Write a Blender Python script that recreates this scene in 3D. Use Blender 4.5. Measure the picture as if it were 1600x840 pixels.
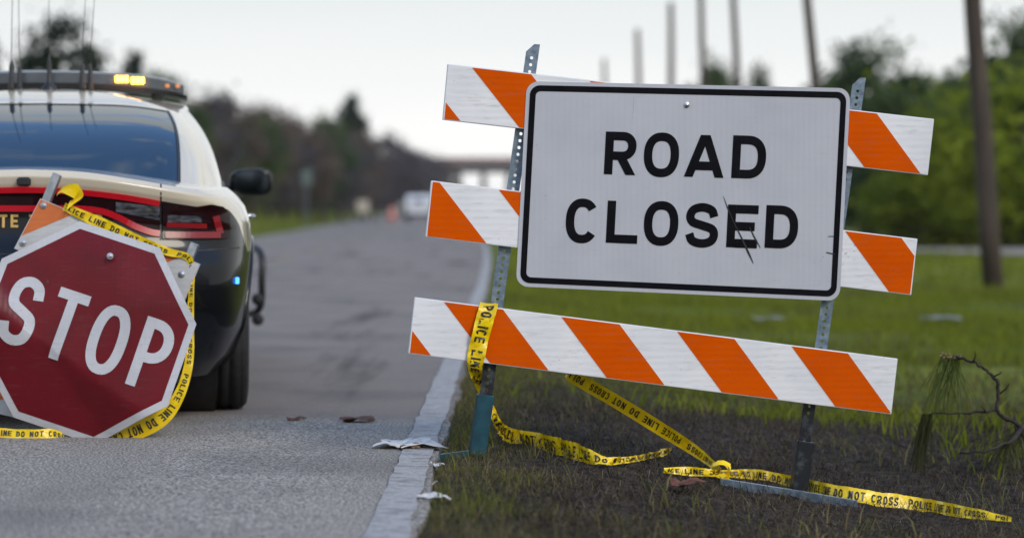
import bpy, math, random
import numpy as np
from mathutils import Vector, Matrix, noise as mnoise
R = math.radians
sc = bpy.context.scene
for o in list(bpy.data.objects): bpy.data.objects.remove(o)
COL = sc.collection

# ------------------------------------------------------------------ camera
HC = 0.90; FPX = 3778.0; HORIZON = 325.0
PITCH = math.atan((420.0 - HORIZON) / FPX)
cam_d = bpy.data.cameras.new('camera'); cam = bpy.data.objects.new('camera', cam_d); COL.objects.link(cam)
cam.location = (0, 0, HC); cam.rotation_euler = (R(90) - PITCH, 0, 0)
cam_d.sensor_width = 36.0; cam_d.lens = 85.0; cam_d.clip_start = 0.1; cam_d.clip_end = 6000
cam_d.dof.use_dof = True; cam_d.dof.focus_distance = 8.85; cam_d.dof.aperture_fstop = 1.75
sc.camera = cam

# ------------------------------------------------------------------ sky, sun, exposure
SUN_EL, SUN_AZ = R(36), R(140)          # azimuth from +Y, positive to the right
world = bpy.data.worlds.new('World'); sc.world = world; world.use_nodes = True
nt = world.node_tree; nt.nodes.clear()
def N(t, typ, **kw):
    n = t.nodes.new(typ)
    for k, v in kw.items(): setattr(n, k, v)
    return n
wo = N(nt, 'ShaderNodeOutputWorld'); bg = N(nt, 'ShaderNodeBackground'); bg.inputs['Strength'].default_value = 0.15
sky = N(nt, 'ShaderNodeTexSky', sky_type='NISHITA'); sky.sun_disc = False
sky.sun_elevation = SUN_EL; sky.sun_rotation = SUN_AZ; sky.air_density = 1.1; sky.dust_density = 0.15; sky.ozone_density = 3.5
tc = N(nt, 'ShaderNodeTexCoord'); sp = N(nt, 'ShaderNodeSeparateXYZ')
nt.links.new(tc.outputs['Generated'], sp.inputs[0])
# cloud layer seen in perspective: closed towards the horizon, broken overhead
zc = N(nt, 'ShaderNodeMath', operation='MAXIMUM'); zc.inputs[1].default_value = 0.0; nt.links.new(sp.outputs['Z'], zc.inputs[0])
zp = N(nt, 'ShaderNodeMath', operation='ADD'); zp.inputs[1].default_value = 0.12; nt.links.new(zc.outputs[0], zp.inputs[0])
dv = N(nt, 'ShaderNodeVectorMath', operation='DIVIDE'); cb = N(nt, 'ShaderNodeCombineXYZ')
for i in range(3): nt.links.new(zp.outputs[0], cb.inputs[i])
nt.links.new(tc.outputs['Generated'], dv.inputs[0]); nt.links.new(cb.outputs[0], dv.inputs[1])
sc3 = N(nt, 'ShaderNodeVectorMath', operation='MULTIPLY'); sc3.inputs[1].default_value = (1.0, 1.6, 0.0)
nt.links.new(dv.outputs[0], sc3.inputs[0])
cn = N(nt, 'ShaderNodeTexNoise'); cn.inputs['Scale'].default_value = 3.1; cn.inputs['Detail'].default_value = 7; cn.inputs['Roughness'].default_value = 0.55
nt.links.new(sc3.outputs[0], cn.inputs['Vector'])
el = N(nt, 'ShaderNodeMapRange'); el.inputs['From Min'].default_value = 0.14; el.inputs['From Max'].default_value = 0.62
el.inputs['To Min'].default_value = 0.62; el.inputs['To Max'].default_value = 0.04
nt.links.new(sp.outputs['Z'], el.inputs['Value'])
ad = N(nt, 'ShaderNodeMath', operation='ADD'); nt.links.new(cn.outputs['Fac'], ad.inputs[0]); nt.links.new(el.outputs[0], ad.inputs[1])
cr = N(nt, 'ShaderNodeMapRange', interpolation_type='SMOOTHSTEP'); cr.inputs['From Min'].default_value = 0.59; cr.inputs['From Max'].default_value = 0.70
nt.links.new(ad.outputs[0], cr.inputs['Value'])
mx = N(nt, 'ShaderNodeMix', data_type='RGBA')
nt.links.new(cr.outputs[0], mx.inputs[0]); nt.links.new(sky.outputs[0], mx.inputs[6])
vg = N(nt, 'ShaderNodeMapRange'); vg.inputs['From Max'].default_value = .10; nt.links.new(sp.outputs['Z'], vg.inputs['Value'])
vn = N(nt, 'ShaderNodeTexNoise'); vn.inputs['Scale'].default_value = 2.2; vn.inputs['Detail'].default_value = 4
vm = N(nt, 'ShaderNodeVectorMath', operation='MULTIPLY'); vm.inputs[1].default_value = (1, 1, 7); nt.links.new(tc.outputs['Generated'], vm.inputs[0]); nt.links.new(vm.outputs[0], vn.inputs['Vector'])
va = N(nt, 'ShaderNodeMath', operation='MULTIPLY_ADD'); va.inputs[1].default_value = .9; va.inputs[2].default_value = -.45; nt.links.new(vn.outputs['Fac'], va.inputs[0])
vb = N(nt, 'ShaderNodeMath', operation='ADD', use_clamp=True); nt.links.new(vg.outputs[0], vb.inputs[0]); nt.links.new(va.outputs[0], vb.inputs[1])
vc = N(nt, 'ShaderNodeMix', data_type='RGBA'); vc.inputs[6].default_value = (3.45, 3.42, 3.32, 1); vc.inputs[7].default_value = (2.55, 2.66, 2.70, 1); nt.links.new(vb.outputs[0], vc.inputs[0]); nt.links.new(vc.outputs[2], mx.inputs[7])
nt.links.new(mx.outputs[2], bg.inputs['Color']); nt.links.new(bg.outputs[0], wo.inputs[0])
sun_d = bpy.data.lights.new('sun', 'SUN'); sun_d.energy = 0.85; sun_d.angle = R(20); sun_d.color = (1.0, 0.90, 0.76)
sun = bpy.data.objects.new('sun', sun_d); COL.objects.link(sun)
sd = Vector((math.sin(SUN_AZ) * math.cos(SUN_EL), math.cos(SUN_AZ) * math.cos(SUN_EL), math.sin(SUN_EL)))
sun.rotation_euler = sd.to_track_quat('Z', 'Y').to_euler(); sun.location = (0, 40, 30)
vs = sc.view_settings; vs.view_transform = 'Standard'; vs.look = 'None'; vs.exposure = 1.1; vs.gamma = 1.0; vs.use_curve_mapping = False
sc.cycles.use_denoising = True
sc.cycles.max_bounces = 6; sc.cycles.transparent_max_bounces = 12

# ------------------------------------------------------------------ helpers
_cp, _sp = math.cos(PITCH), math.sin(PITCH)
def ray(px, py):
    a = (px - 800) / FPX; b = (420 - py) / FPX
    return Vector((a, _cp + b * _sp, b * _cp - _sp))
def W(px, py, Y):                     # the world point at distance Y along that line of sight
    d = ray(px, py); k = Y / d.y
    return Vector((d.x * k, Y, HC + d.z * k))

def make(name, verts, faces, mats, parent=None, mi=None, smooth=False, loc=None, col=None, uv=None):
    me = bpy.data.meshes.new(name)
    me.from_pydata([tuple(v) for v in verts], [], [tuple(f) for f in faces])
    for m in (mats if isinstance(mats, (list, tuple)) else [mats]): me.materials.append(m)
    if mi is not None: me.polygons.foreach_set('material_index', mi)
    if smooth: me.polygons.foreach_set('use_smooth', [True] * len(me.polygons))
    me.update()
    ob = bpy.data.objects.new(name, me); COL.objects.link(ob)
    if parent is not None: ob.parent = parent
    if loc is not None: ob.location = loc
    return ob
def empty(name, loc=(0, 0, 0), rz=0.0, parent=None):
    o = bpy.data.objects.new(name, None); o.empty_display_size = 0.1; COL.objects.link(o)
    o.location = loc; o.rotation_euler = (0, 0, rz)
    if parent is not None: o.parent = parent
    return o
def tag(o, label, cat, group=None):
    o['label'] = label; o['category'] = cat
    if group: o['group'] = group
    return o
def structure(o): o['kind'] = 'structure'; return o
def stuff(o, label, cat):
    o['kind'] = 'stuff'; o['label'] = label; o['category'] = cat; return o

class MB:
    def __init__(s): s.v = []; s.f = []; s.m = []
    def add(s, vs, fs, m=0):
        b = len(s.v); s.v += [Vector(v) for v in vs]; s.f += [[i + b for i in f] for f in fs]; s.m += [m] * len(fs)
    def box(s, c, size, rot=None, m=0, bev=0.0):
        hx, hy, hz = [k / 2 for k in size]; M = rot or Matrix.Identity(3); c = Vector(c)
        if bev <= 0:
            P = [M @ Vector((x, y, z)) + c for x in (-hx, hx) for y in (-hy, hy) for z in (-hz, hz)]
            s.add(P, [(0, 1, 3, 2), (4, 6, 7, 5), (0, 4, 5, 1), (2, 3, 7, 6), (0, 2, 6, 4), (1, 5, 7, 3)], m)
        else:
            ring = []
            for z, ins in ((-hz, bev), (-hz + bev, 0), (hz - bev, 0), (hz, bev)):
                for sx, sy in ((1, 1), (-1, 1), (-1, -1), (1, -1)):
                    a = (sx * (hx - ins), sy * (hy - ins - bev), z); b2 = (sx * (hx - ins - bev), sy * (hy - ins), z)
                    ring += [a, b2] if sx * sy > 0 else [b2, a]
            fs = []
            for r in range(3):
                for i in range(8): fs.append((r * 8 + i, r * 8 + (i + 1) % 8, r * 8 + 8 + (i + 1) % 8, r * 8 + 8 + i))
            fs.append(tuple(range(7, -1, -1))); fs.append(tuple(range(24, 32)))
            s.add([M @ Vector(p) + c for p in ring], fs, m)
    def tube(s, pts, rad, n=8, m=0, cap=True):
        pts = [Vector(p) for p in pts]; k = len(pts)
        if not isinstance(rad, (list, tuple)): rad = [rad] * k
        vs = []; up = None
        for i, p in enumerate(pts):
            t = (pts[min(i + 1, k - 1)] - pts[max(i - 1, 0)]).normalized()
            if up is None: up = t.orthogonal().normalized()
            up = (up - t * up.dot(t)); up = up.normalized() if up.length > 1e-6 else t.orthogonal().normalized()
            w = t.cross(up)
            for j in range(n):
                a = 2 * math.pi * j / n; vs.append(p + (up * math.cos(a) + w * math.sin(a)) * rad[i])
        fs = [(i * n + j, i * n + (j + 1) % n, (i + 1) * n + (j + 1) % n, (i + 1) * n + j) for i in range(k - 1) for j in range(n)]
        if cap: fs += [tuple(range(n - 1, -1, -1)), tuple(range((k - 1) * n, k * n))]
        s.add(vs, fs, m)
    def lathe(s, prof, axis_o, ax, n=24, m=0):      # prof: (radius, along)
        ax = Vector(ax).normalized(); u = ax.orthogonal().normalized(); w = ax.cross(u); o = Vector(axis_o); k = len(prof)
        vs = [o + ax * h + (u * math.cos(2 * math.pi * j / n) + w * math.sin(2 * math.pi * j / n)) * r for r, h in prof for j in range(n)]
        fs = [(i * n + j, i * n + (j + 1) % n, (i + 1) * n + (j + 1) % n, (i + 1) * n + j) for i in range(k - 1) for j in range(n)]
        s.add(vs, fs, m)
    def build(s, name, mats, parent=None, smooth=False, loc=None):
        return make(name, s.v, s.f, mats, parent, s.m, smooth, loc)

def cat(P, n, closed=False):          # Catmull-Rom through tuples of any length
    P = [np.array(p, float) for p in P]; out = []; k = len(P)
    for i in range(k if closed else k - 1):
        if closed: p0, p1, p2, p3 = P[i - 1], P[i], P[(i + 1) % k], P[(i + 2) % k]
        else:
            p1, p2 = P[i], P[i + 1]; p0 = P[i - 1] if i else 2 * p1 - p2; p3 = P[i + 2] if i + 2 < k else 2 * p2 - p1
        for j in range(n):
            t = j / n
            out.append(.5 * (2 * p1 + (p2 - p0) * t + (2 * p0 - 5 * p1 + 4 * p2 - p3) * t * t + (3 * p1 - p0 - 3 * p2 + p3) * t ** 3))
    if not closed: out.append(P[-1])
    return out
def catat(P, u):                       # P: array (k, d); u in 0..k-1
    P = np.asarray(P, float); k = len(P); i = min(int(u), k - 2); t = u - i
    p1, p2 = P[i], P[i + 1]; p0 = P[i - 1] if i else 2 * p1 - p2; p3 = P[i + 2] if i + 2 < k else 2 * p2 - p1
    return .5 * (2 * p1 + (p2 - p0) * t + (2 * p0 - 5 * p1 + 4 * p2 - p3) * t * t + (3 * p1 - p0 - 3 * p2 + p3) * t ** 3)
def sm(a, b, x): t = min(1, max(0, (x - a) / (b - a))); return t * t * (3 - 2 * t)

# ------------------------------------------------------------------ lettering: strokes with flat ends
def stroke(path, w, closed=False):
    P = [np.array(p, float) for p in path]; k = len(P); L = []; Rr = []
    for i in range(k):
        a = P[i - 1] if (i or closed) else None; b = P[(i + 1) % k] if (i < k - 1 or closed) else None
        d1 = (P[i] - a) if a is not None else (b - P[i]); d2 = (b - P[i]) if b is not None else d1
        d1 = d1 / (np.linalg.norm(d1) + 1e-12); d2 = d2 / (np.linalg.norm(d2) + 1e-12)
        n1 = np.array([-d1[1], d1[0]]); n2 = np.array([-d2[1], d2[0]]); n = n1 + n2; n /= np.linalg.norm(n) + 1e-12
        q = w / 2 / max(.35, n.dot(n1)); L.append(P[i] + n * q); Rr.append(P[i] - n * q)
    out = []
    for i in range(k if closed else k - 1):
        j = (i + 1) % k; out.append([Rr[i], Rr[j], L[j], L[i]])
    return out
def sup(cx, cy, rx, ry, a0, a1, n, e=2.35):
    o = []
    for i in range(n + 1):
        a = R(a0 + (a1 - a0) * i / n); c, s_ = math.cos(a), math.sin(a)
        o.append((cx + rx * math.copysign(abs(c) ** (2 / e), c), cy + ry * math.copysign(abs(s_) ** (2 / e), s_)))
    return o
def glyph(ch, w, h, t):                # list of quad lists (one for each stroke), box 0..w x 0..h
    q = t / 2; x0, x1, y0, y1 = q, w - q, q, h - q; S = lambda p, c=False: stroke(p, t, c); mid = h / 2
    if ch == 'O': return [S(sup(w / 2, mid, w / 2 - q, mid - q, 0, 360, 36)[:-1], True)]
    if ch == 'C': return [S(sup(w / 2, mid, w / 2 - q, mid - q, 38, 322, 32))]
    if ch == 'L': return [S([(x0, h), (x0, 0)]), S([(2 * q, q), (w, q)])]
    if ch == 'I': return [S([(w / 2, h), (w / 2, 0)])]
    if ch == 'T': return [S([(0, y1), (w, y1)]), S([(w / 2, h - t), (w / 2, 0)])]
    if ch == 'E': return [S([(x0, h), (x0, 0)]), S([(2 * q, y1), (w, y1)]), S([(2 * q, mid), (w * .9, mid)]), S([(2 * q, q), (w, q)])]
    def D(xa, ya, xb, yb):              # diagonal stroke cut level at both ends
        g_ = q * math.hypot(xb - xa, yb - ya) / abs(yb - ya); A_ = np.array
        return [[A_((xa - g_, ya)), A_((xa + g_, ya)), A_((xb + g_, yb)), A_((xb - g_, yb))]]
    if ch == 'N': return [S([(x0, h), (x0, 0)]), S([(x1, h), (x1, 0)]), D(x1, 0, x0, h)]
    def bowl(ya, yb):
        r = (yb - ya) / 2; xr = min(r, w * .48); c = w - q - xr
        return [(2 * q, yb)] + [(c, yb)] + sup(c, (ya + yb) / 2, xr, r, 90, -90, 16, 2.15)[1:-1] + [(c, ya), (2 * q, ya)]
    if ch == 'D':
        r = h * .36; c = w - q - r
        return [S([(x0, h), (x0, 0)]), S([(2 * q, y1), (c, y1)] + sup(c, mid, r, mid - q, 90, -90, 20, 2.4)[1:-1] + [(c, y0), (2 * q, y0)])]
    if ch == 'P': return [S([(x0, h), (x0, 0)]), S(bowl(h * .44, y1))]
    if ch == 'R': return [S([(x0, h), (x0, 0)]), S(bowl(h * .44, y1)), D(w - q * 1.15, 0, w * .50, h * .44)]
    if ch == 'A': return [D(q * 1.05, 0, w / 2 - q * .1, h), D(w - q * 1.05, 0, w / 2 + q * .1, h), S([(w * .24, h * .27), (w * .76, h * .27)])]
    if ch == 'S':
        p = [(.97, .74), (.86, .92), (.5, 1.0), (.14, .93), (.01, .75), (.12, .585), (.5, .50), (.9, .405), (.99, .23), (.86, .065), (.5, 0), (.13, .07), (.0, .26)]
        return [S([(x0 + a * (x1 - x0), y0 + b * (y1 - y0)) for a, b in cat(p, 4)])]
    return []
def text_strip(txt, h, wf=.62, gap=.2, t=.16):     # list of (quads) laid out along x
    x = 0; out = []
    for ch in txt:
        if ch == ' ': x += h * .55; continue
        w = h * wf * (.3 if ch == 'I' else 1.0)
        for q in glyph(ch, w, h, h * t): out.append([[np.array((p[0] + x, p[1])) for p in f] for f in q])
        x += w + h * gap
    return out, x

# ------------------------------------------------------------------ materials
def pm(name, c1, c2=None, scale=8.0, rough=.6, metal=0.0, bump=0.0, bscale=None, detail=5, coat=0.0, spec=None, rlo=None, ramp=(.35, .65), stretch=None, ior=None, trans=None):
    m = bpy.data.materials.new(name); m.use_nodes = True; t = m.node_tree; b = t.nodes['Principled BSDF']
    b.inputs['Roughness'].default_value = rough; b.inputs['Metallic'].default_value = metal
    if coat: b.inputs['Coat Weight'].default_value = coat; b.inputs['Coat Roughness'].default_value = .03
    if spec is not None: b.inputs['Specular IOR Level'].default_value = spec
    if ior: b.inputs['IOR'].default_value = ior
    co = N(t, 'ShaderNodeTexCoord'); vec = co.outputs['Object']
    if stretch:
        mp = N(t, 'ShaderNodeMapping'); mp.inputs['Scale'].default_value = stretch; t.links.new(vec, mp.inputs['Vector']); vec = mp.outputs[0]
    nz = N(t, 'ShaderNodeTexNoise'); nz.inputs['Scale'].default_value = scale; nz.inputs['Detail'].default_value = detail; t.links.new(vec, nz.inputs['Vector'])
    mr = N(t, 'ShaderNodeMapRange'); mr.inputs['From Min'].default_value = ramp[0]; mr.inputs['From Max'].default_value = ramp[1]; t.links.new(nz.outputs['Fac'], mr.inputs['Value'])
    mix = N(t, 'ShaderNodeMix', data_type='RGBA'); mix.inputs[6].default_value = (*c1, 1); mix.inputs[7].default_value = (*(c2 or c1), 1)
    t.links.new(mr.outputs[0], mix.inputs[0]); t.links.new(mix.outputs[2], b.inputs['Base Color'])
    if rlo is not None:
        rr = N(t, 'ShaderNodeMapRange'); rr.inputs['To Min'].default_value = rlo; rr.inputs['To Max'].default_value = rough
        t.links.new(nz.outputs['Fac'], rr.inputs['Value']); t.links.new(rr.outputs[0], b.inputs['Roughness'])
    if bump:
        bp = N(t, 'ShaderNodeBump'); bp.inputs['Strength'].default_value = bump; bp.inputs['Distance'].default_value = .01
        n2 = N(t, 'ShaderNodeTexNoise'); n2.inputs['Scale'].default_value = bscale or scale * 3; n2.inputs['Detail'].default_value = 4; t.links.new(vec, n2.inputs['Vector'])
        t.links.new(n2.outputs['Fac'], bp.inputs['Height']); t.links.new(bp.outputs[0], b.inputs['Normal'])
    return m
def leafmat(name, c1, c2, rough=.55, tr=.25):      # colour varies from leaf to leaf (attribute "tint")
    m = bpy.data.materials.new(name); m.use_nodes = True; t = m.node_tree; b = t.nodes['Principled BSDF']
    at = N(t, 'ShaderNodeAttribute', attribute_name='tint'); mix = N(t, 'ShaderNodeMix', data_type='RGBA')
    mix.inputs[6].default_value = (*c1, 1); mix.inputs[7].default_value = (*c2, 1); t.links.new(at.outputs['Fac'], mix.inputs[0])
    t.links.new(mix.outputs[2], b.inputs['Base Color']); b.inputs['Roughness'].default_value = rough; b.inputs['Specular IOR Level'].default_value = .10
    tl = N(t, 'ShaderNodeBsdfTranslucent'); t.links.new(mix.outputs[2], tl.inputs['Color']); ms = N(t, 'ShaderNodeMixShader'); ms.inputs[0].default_value = tr
    t.links.new(b.outputs[0], ms.inputs[1]); t.links.new(tl.outputs[0], ms.inputs[2]); t.links.new(ms.outputs[0], t.nodes['Material Output'].inputs['Surface'])
    return m
def emis(name, c, s, base=(.3, .02, .02)):
    m = pm(name, base, rough=.2); b = m.node_tree.nodes['Principled BSDF']
    b.inputs['Emission Color'].default_value = (*c, 1); b.inputs['Emission Strength'].default_value = s
    return m
def sheeting(name, c1, c2, wave_axis, freq, amp, rough=.42, spec=.15, speck=.93, grime=.42):   # reflective sheeting with faint ribs and scuffs
    m = pm(name, c1, c2, scale=5, rough=rough, ramp=(.42, .72), spec=spec); t = m.node_tree; b = t.nodes['Principled BSDF']
    co = [n for n in t.nodes if n.type == 'TEX_COORD'][0]; mix = [n for n in t.nodes if n.type == 'MIX'][0]
    wv = N(t, 'ShaderNodeTexWave', wave_type='BANDS', bands_direction=wave_axis); wv.inputs['Scale'].default_value = freq; wv.inputs['Distortion'].default_value = 1.2
    wv.inputs['Detail'].default_value = 1.5; wv.inputs['Detail Scale'].default_value = 1.0
    t.links.new(co.outputs['Object'], wv.inputs['Vector'])
    bp = N(t, 'ShaderNodeBump'); bp.inputs['Strength'].default_value = amp; bp.inputs['Distance'].default_value = .004
    t.links.new(wv.outputs['Fac'], bp.inputs['Height']); t.links.new(bp.outputs[0], b.inputs['Normal'])
    # scuffs and grime: thin stretched noise
    mp = N(t, 'ShaderNodeMapping'); mp.inputs['Scale'].default_value = (3, 3, 22); t.links.new(co.outputs['Object'], mp.inputs['Vector'])
    n3 = N(t, 'ShaderNodeTexNoise'); n3.inputs['Scale'].default_value = 4; n3.inputs['Detail'].default_value = 8; n3.inputs['Roughness'].default_value = .7; t.links.new(mp.outputs[0], n3.inputs['Vector'])
    m3 = N(t, 'ShaderNodeMapRange'); m3.inputs['From Min'].default_value = .54; m3.inputs['From Max'].default_value = .80; m3.inputs['To Max'].default_value = grime
    t.links.new(n3.outputs['Fac'], m3.inputs['Value'])
    mx2 = N(t, 'ShaderNodeMix', data_type='RGBA'); mx2.inputs[7].default_value = (.16, .14, .11, 1)
    t.links.new(m3.outputs[0], mx2.inputs[0]); t.links.new(mix.outputs[2], mx2.inputs[6])
    # mud specks, thrown in patches
    n4 = N(t, 'ShaderNodeTexNoise'); n4.inputs['Scale'].default_value = 70; n4.inputs['Detail'].default_value = 3; t.links.new(co.outputs['Object'], n4.inputs['Vector'])
    n5 = N(t, 'ShaderNodeTexNoise'); n5.inputs['Scale'].default_value = 3.5; n5.inputs['Detail'].default_value = 3; t.links.new(co.outputs['Object'], n5.inputs['Vector'])
    ad_ = N(t, 'ShaderNodeMath', operation='MULTIPLY_ADD'); ad_.inputs[1].default_value = .45; t.links.new(n5.outputs['Fac'], ad_.inputs[0]); t.links.new(n4.outputs['Fac'], ad_.inputs[2])
    m5 = N(t, 'ShaderNodeMapRange'); m5.inputs['From Min'].default_value = speck; m5.inputs['From Max'].default_value = speck + .07; m5.inputs['To Max'].default_value = .55; t.links.new(ad_.outputs[0], m5.inputs['Value'])
    mx3 = N(t, 'ShaderNodeMix', data_type='RGBA'); mx3.inputs[7].default_value = (.10, .085, .065, 1); t.links.new(m5.outputs[0], mx3.inputs[0]); t.links.new(mx2.outputs[2], mx3.inputs[6])
    t.links.new(mx3.outputs[2], b.inputs['Base Color'])
    return m
M = {}
M['white_sheet'] = sheeting('white_sheet', (.49, .50, .53), (.44, .455, .49), 'X', 14, .10, speck=.985, grime=.10)
M['rail_white'] = sheeting('rail_white', (.80, .80, .80), (.70, .71, .72), 'Z', 13, .08)
M['orange'] = sheeting('orange_sheet', (.68, .092, .0), (.62, .078, .0), 'Z', 13, .07, spec=.03)
M['orange_old'] = sheeting('orange_worn', (.62, .17, .05), (.5, .13, .04), 'Z', 13, .07)
M['rail_old'] = sheeting('rail_worn', (.56, .56, .55), (.44, .43, .42), 'Z', 13, .07)
M['rail_edge'] = pm('rail_edge', (.72, .72, .72), (.55, .55, .54), 30, .5)
M['sign_black'] = pm('sign_black', (.004, .004, .006), (.007, .007, .009), 12, .5, spec=.06)
M['sign_back'] = pm('sign_aluminium', (.55, .56, .58), (.45, .46, .48), 10, .4, .8)
M['stop_red'] = sheeting('stop_red', (.150, .006, .012), (.105, .007, .010), 'X', 16, .04, .30, spec=.24, speck=.95, grime=.22)
M['stop_white'] = sheeting('stop_white', (.56, .56, .58), (.46, .46, .48), 'X', 16, .05)
M['galv'] = pm('galvanised', (.12, .17, .22), (.24, .30, .36), 40, .5, .4, .15, 120, rlo=.3)
M['post_dark'] = pm('post_dark_paint', (.016, .019, .023), (.10, .115, .13), 30, .4, .3, .1, 90, ramp=(.48, .8))
M['teal'] = pm('teal_paint', (.005, .045, .065), (.010, .075, .10), 25, .45, .1, .1, 60)
M['zinc'] = pm('zinc_bolt', (.55, .57, .6), (.35, .36, .38), 60, .35, .85)
M['tape'] = pm('tape_yellow', (.95, .68, .002), (.82, .55, .002), 14, .28, 0, .5, 24)
M['tape_ink'] = pm('tape_ink', (.02, .02, .015), None, 20, .4)
M['paint_tan'] = pm('paint_tan', (.66, .58, .44), (.63, .55, .41), 3, .22, 0, coat=1.0)
M['paint_black'] = pm('paint_black', (.004, .0045, .006), (.006, .0065, .008), 3, .25, 0, coat=.35, spec=.2)
M['glass'] = pm('tinted_glass', (.003, .012, .026), (.003, .012, .026), 3, .02, 0, ior=1.9); M['glass'].node_tree.nodes['Principled BSDF'].inputs['Specular Tint'].default_value = (.62, .88, 1, 1)
M['trim'] = pm('black_trim', (.012, .012, .013), (.02, .02, .02), 20, .45)
M['rubber'] = pm('tyre_rubber', (.012, .012, .012), (.022, .021, .020), 30, .75, 0, .3, 80)
M['rim'] = pm('steel_rim', (.03, .03, .032), (.06, .06, .06), 20, .4, .6)
M['lamp_lit'] = emis('tail_lamp_lit', (1.0, .006, .022), .13, (.10, .004, .008))
M['lamp_dim'] = emis('tail_lamp_dim', (1.0, .03, .03), .05, (.10, .006, .010))
M['lamp_clear'] = pm('clear_lens', (.16, .17, .19), (.02, .02, .025), 25, .15, .3, coat=.3, stretch=(1, 1, 3))
M['lens_dark'] = pm('dark_lens', (.012, .002, .003), (.02, .004, .005), 8, .12, 0, spec=.3)
M['amber_lit'] = emis('amber_lit', (1.0, .38, .03), 9, (.6, .3, .05))
M['amber_dim'] = emis('amber_dim', (1.0, .35, .10), .25, (.4, .2, .1))
M['bar_lens'] = pm('light_bar_lens', (.045, .055, .065), (.07, .08, .09), 12, .2, 0, coat=.5)
M['gold'] = pm('gold_letters', (.60, .38, .10), None, 10, .4, .3)
M['blue_led'] = emis('blue_led', (.05, .25, 1.0), 1.6, (.05, .1, .4))
M['mirror'] = pm('mirror_glass', (.10, .12, .15), None, 3, .03, 1.0)
M['chrome'] = pm('chrome', (.6, .6, .6), None, 3, .12, 1.0)
M['wood'] = pm('pole_wood', (.040, .028, .020), (.075, .054, .040), 2.2, .85, 0, .3, 20, stretch=(4, 4, .4))
M['bark'] = pm('bark', (.06, .045, .035), (.11, .085, .065), 6, .9, 0, .4, 30, stretch=(3, 3, .6))
M['concrete'] = pm('concrete', (.075, .065, .062), (.055, .050, .050), 1.2, .85)
M['rust_rail'] = pm('painted_rail_red', (.20, .035, .025), (.14, .03, .025), 2, .7)
M['white_paint'] = pm('white_vehicle', (.72, .74, .78), None, 3, .3, coat=.5)
M['paper'] = pm('paper_white', (.75, .74, .72), (.55, .53, .50), 30, .7)
M['cardboard'] = pm('cardboard', (.30, .20, .12), (.20, .13, .08), 30, .8)
M['leaf_dead'] = pm('dead_leaf', (.16, .055, .025), (.07, .03, .02), 30, .7)
M['grass_green'] = leafmat('grass_green', (.098, .130, .010), (.275, .300, .028), .55, .45)
M['grass_dull'] = leafmat('grass_dull', (.050, .046, .016), (.190, .165, .075), .6, .4)
M['grass_dead'] = leafmat('grass_dead', (.013, .010, .008), (.125, .096, .070), .8, .25)
M['turf'] = leafmat('turf', (.060, .090, .014), (.28, .215, .11), .7, .35)
M['pine'] = leafmat('pine_needles', (.012, .026, .012), (.035, .055, .022), .55, .35)
M['leaf_dark'] = leafmat('leaf_dark', (.028, .056, .022), (.105, .145, .048), .55, .35)
M['leaf_bright'] = leafmat('leaf_bright', (.060, .098, .006), (.265, .315, .022), .55, .45)
M['leaf_brown'] = leafmat('leaf_brown', (.085, .064, .050), (.190, .150, .120), .8, .3)
M['leaf_grey'] = leafmat('leaf_grey', (.062, .056, .062), (.140, .126, .132), .8, .3)

# ------------------------------------------------------------------ ground, road
EDGE = -0.343                              # centre of the white edge line
def bend(y):
    k = .00024
    if y < 23: return 0.0
    if y < 105: return -k * (y - 23) ** 2
    return -k * 6724 - 2 * k * 82 * (y - 105)
def nz(x, y, s, o=0): return mnoise.noise(Vector((x * s, y * s, 3.7 + o)))
def gz(x, y):
    xr = x - bend(y)
    if xr < EDGE + .02: return -.05 if xr > -7.35 else -.05 + .08 * sm(-7.35, -8.2, -abs(xr)) if False else (-.05 if xr > -7.3 else (-.02 + 1.05 * sm(7.6, 14, -xr)))
    k = sm(EDGE + .05, EDGE + .12, xr)
    z = -.05 + .045 * k - .185 * sm(-.2, 1.5, xr)
    near = 1 - sm(14, 22, y)
    z += k * (near * (.020 * nz(x, y, 2.2) + .013 * nz(x, y, 7, 5) + .008 * nz(x, y, 17, 9)) + .05 * nz(x, y, .25, 2) * sm(1.2, 4, xr))
    z += near * .06 * sm(.25, .9, xr) * math.exp(-((y - 11.2) / .9) ** 2)        # churned soil heap
    return z
def WG(px, py, lift=0.0):                  # where that line of sight meets the ground, lifted
    d = ray(px, py); lo_, hi_ = 5.0, 60.0; k = 5.0
    while k < 60:
        p = Vector((d.x * k / d.y, k, HC + d.z * k / d.y)); g_ = gz(p.x, p.y) if p.x - bend(k) > EDGE + .16 else 0.0
        if p.z <= g_ + lift: break
        k += .01
    p.z = g_ + lift; return p
def axis(parts):
    a = []
    for lo, hi, st in parts: a += list(np.arange(lo, hi, st))
    return a + [parts[-1][1]]
gx = axis([(-1500, -200, 260), (-200, -40, 20), (-40, -8, 2.0), (-8, -.8, 1.2), (-.8, -.4, .1), (-.4, 3.4, .042), (3.4, 8, .3), (8, 40, 2.0), (40, 200, 20), (200, 1500, 260)])
gy = axis([(-300, -20, 70), (-20, 5, 2.5), (5, 13.5, .045), (13.5, 24, .25), (24, 130, 2.0), (130, 400, 15), (400, 3000, 260)])
nx, ny = len(gx), len(gy)
gv = []
for y in gy:
    b = bend(y)
    for x in gx: gv.append((x + b, y, gz(x + b, y)))
gf = [(j * nx + i, j * nx + i + 1, (j + 1) * nx + i + 1, (j + 1) * nx + i) for j in range(ny - 1) for i in range(nx - 1)]
gm = bpy.data.materials.new('ground'); gm.use_nodes = True; t = gm.node_tree; b = t.nodes['Principled BSDF']; b.inputs['Roughness'].default_value = .95; b.inputs['Specular IOR Level'].default_value = .15
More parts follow.
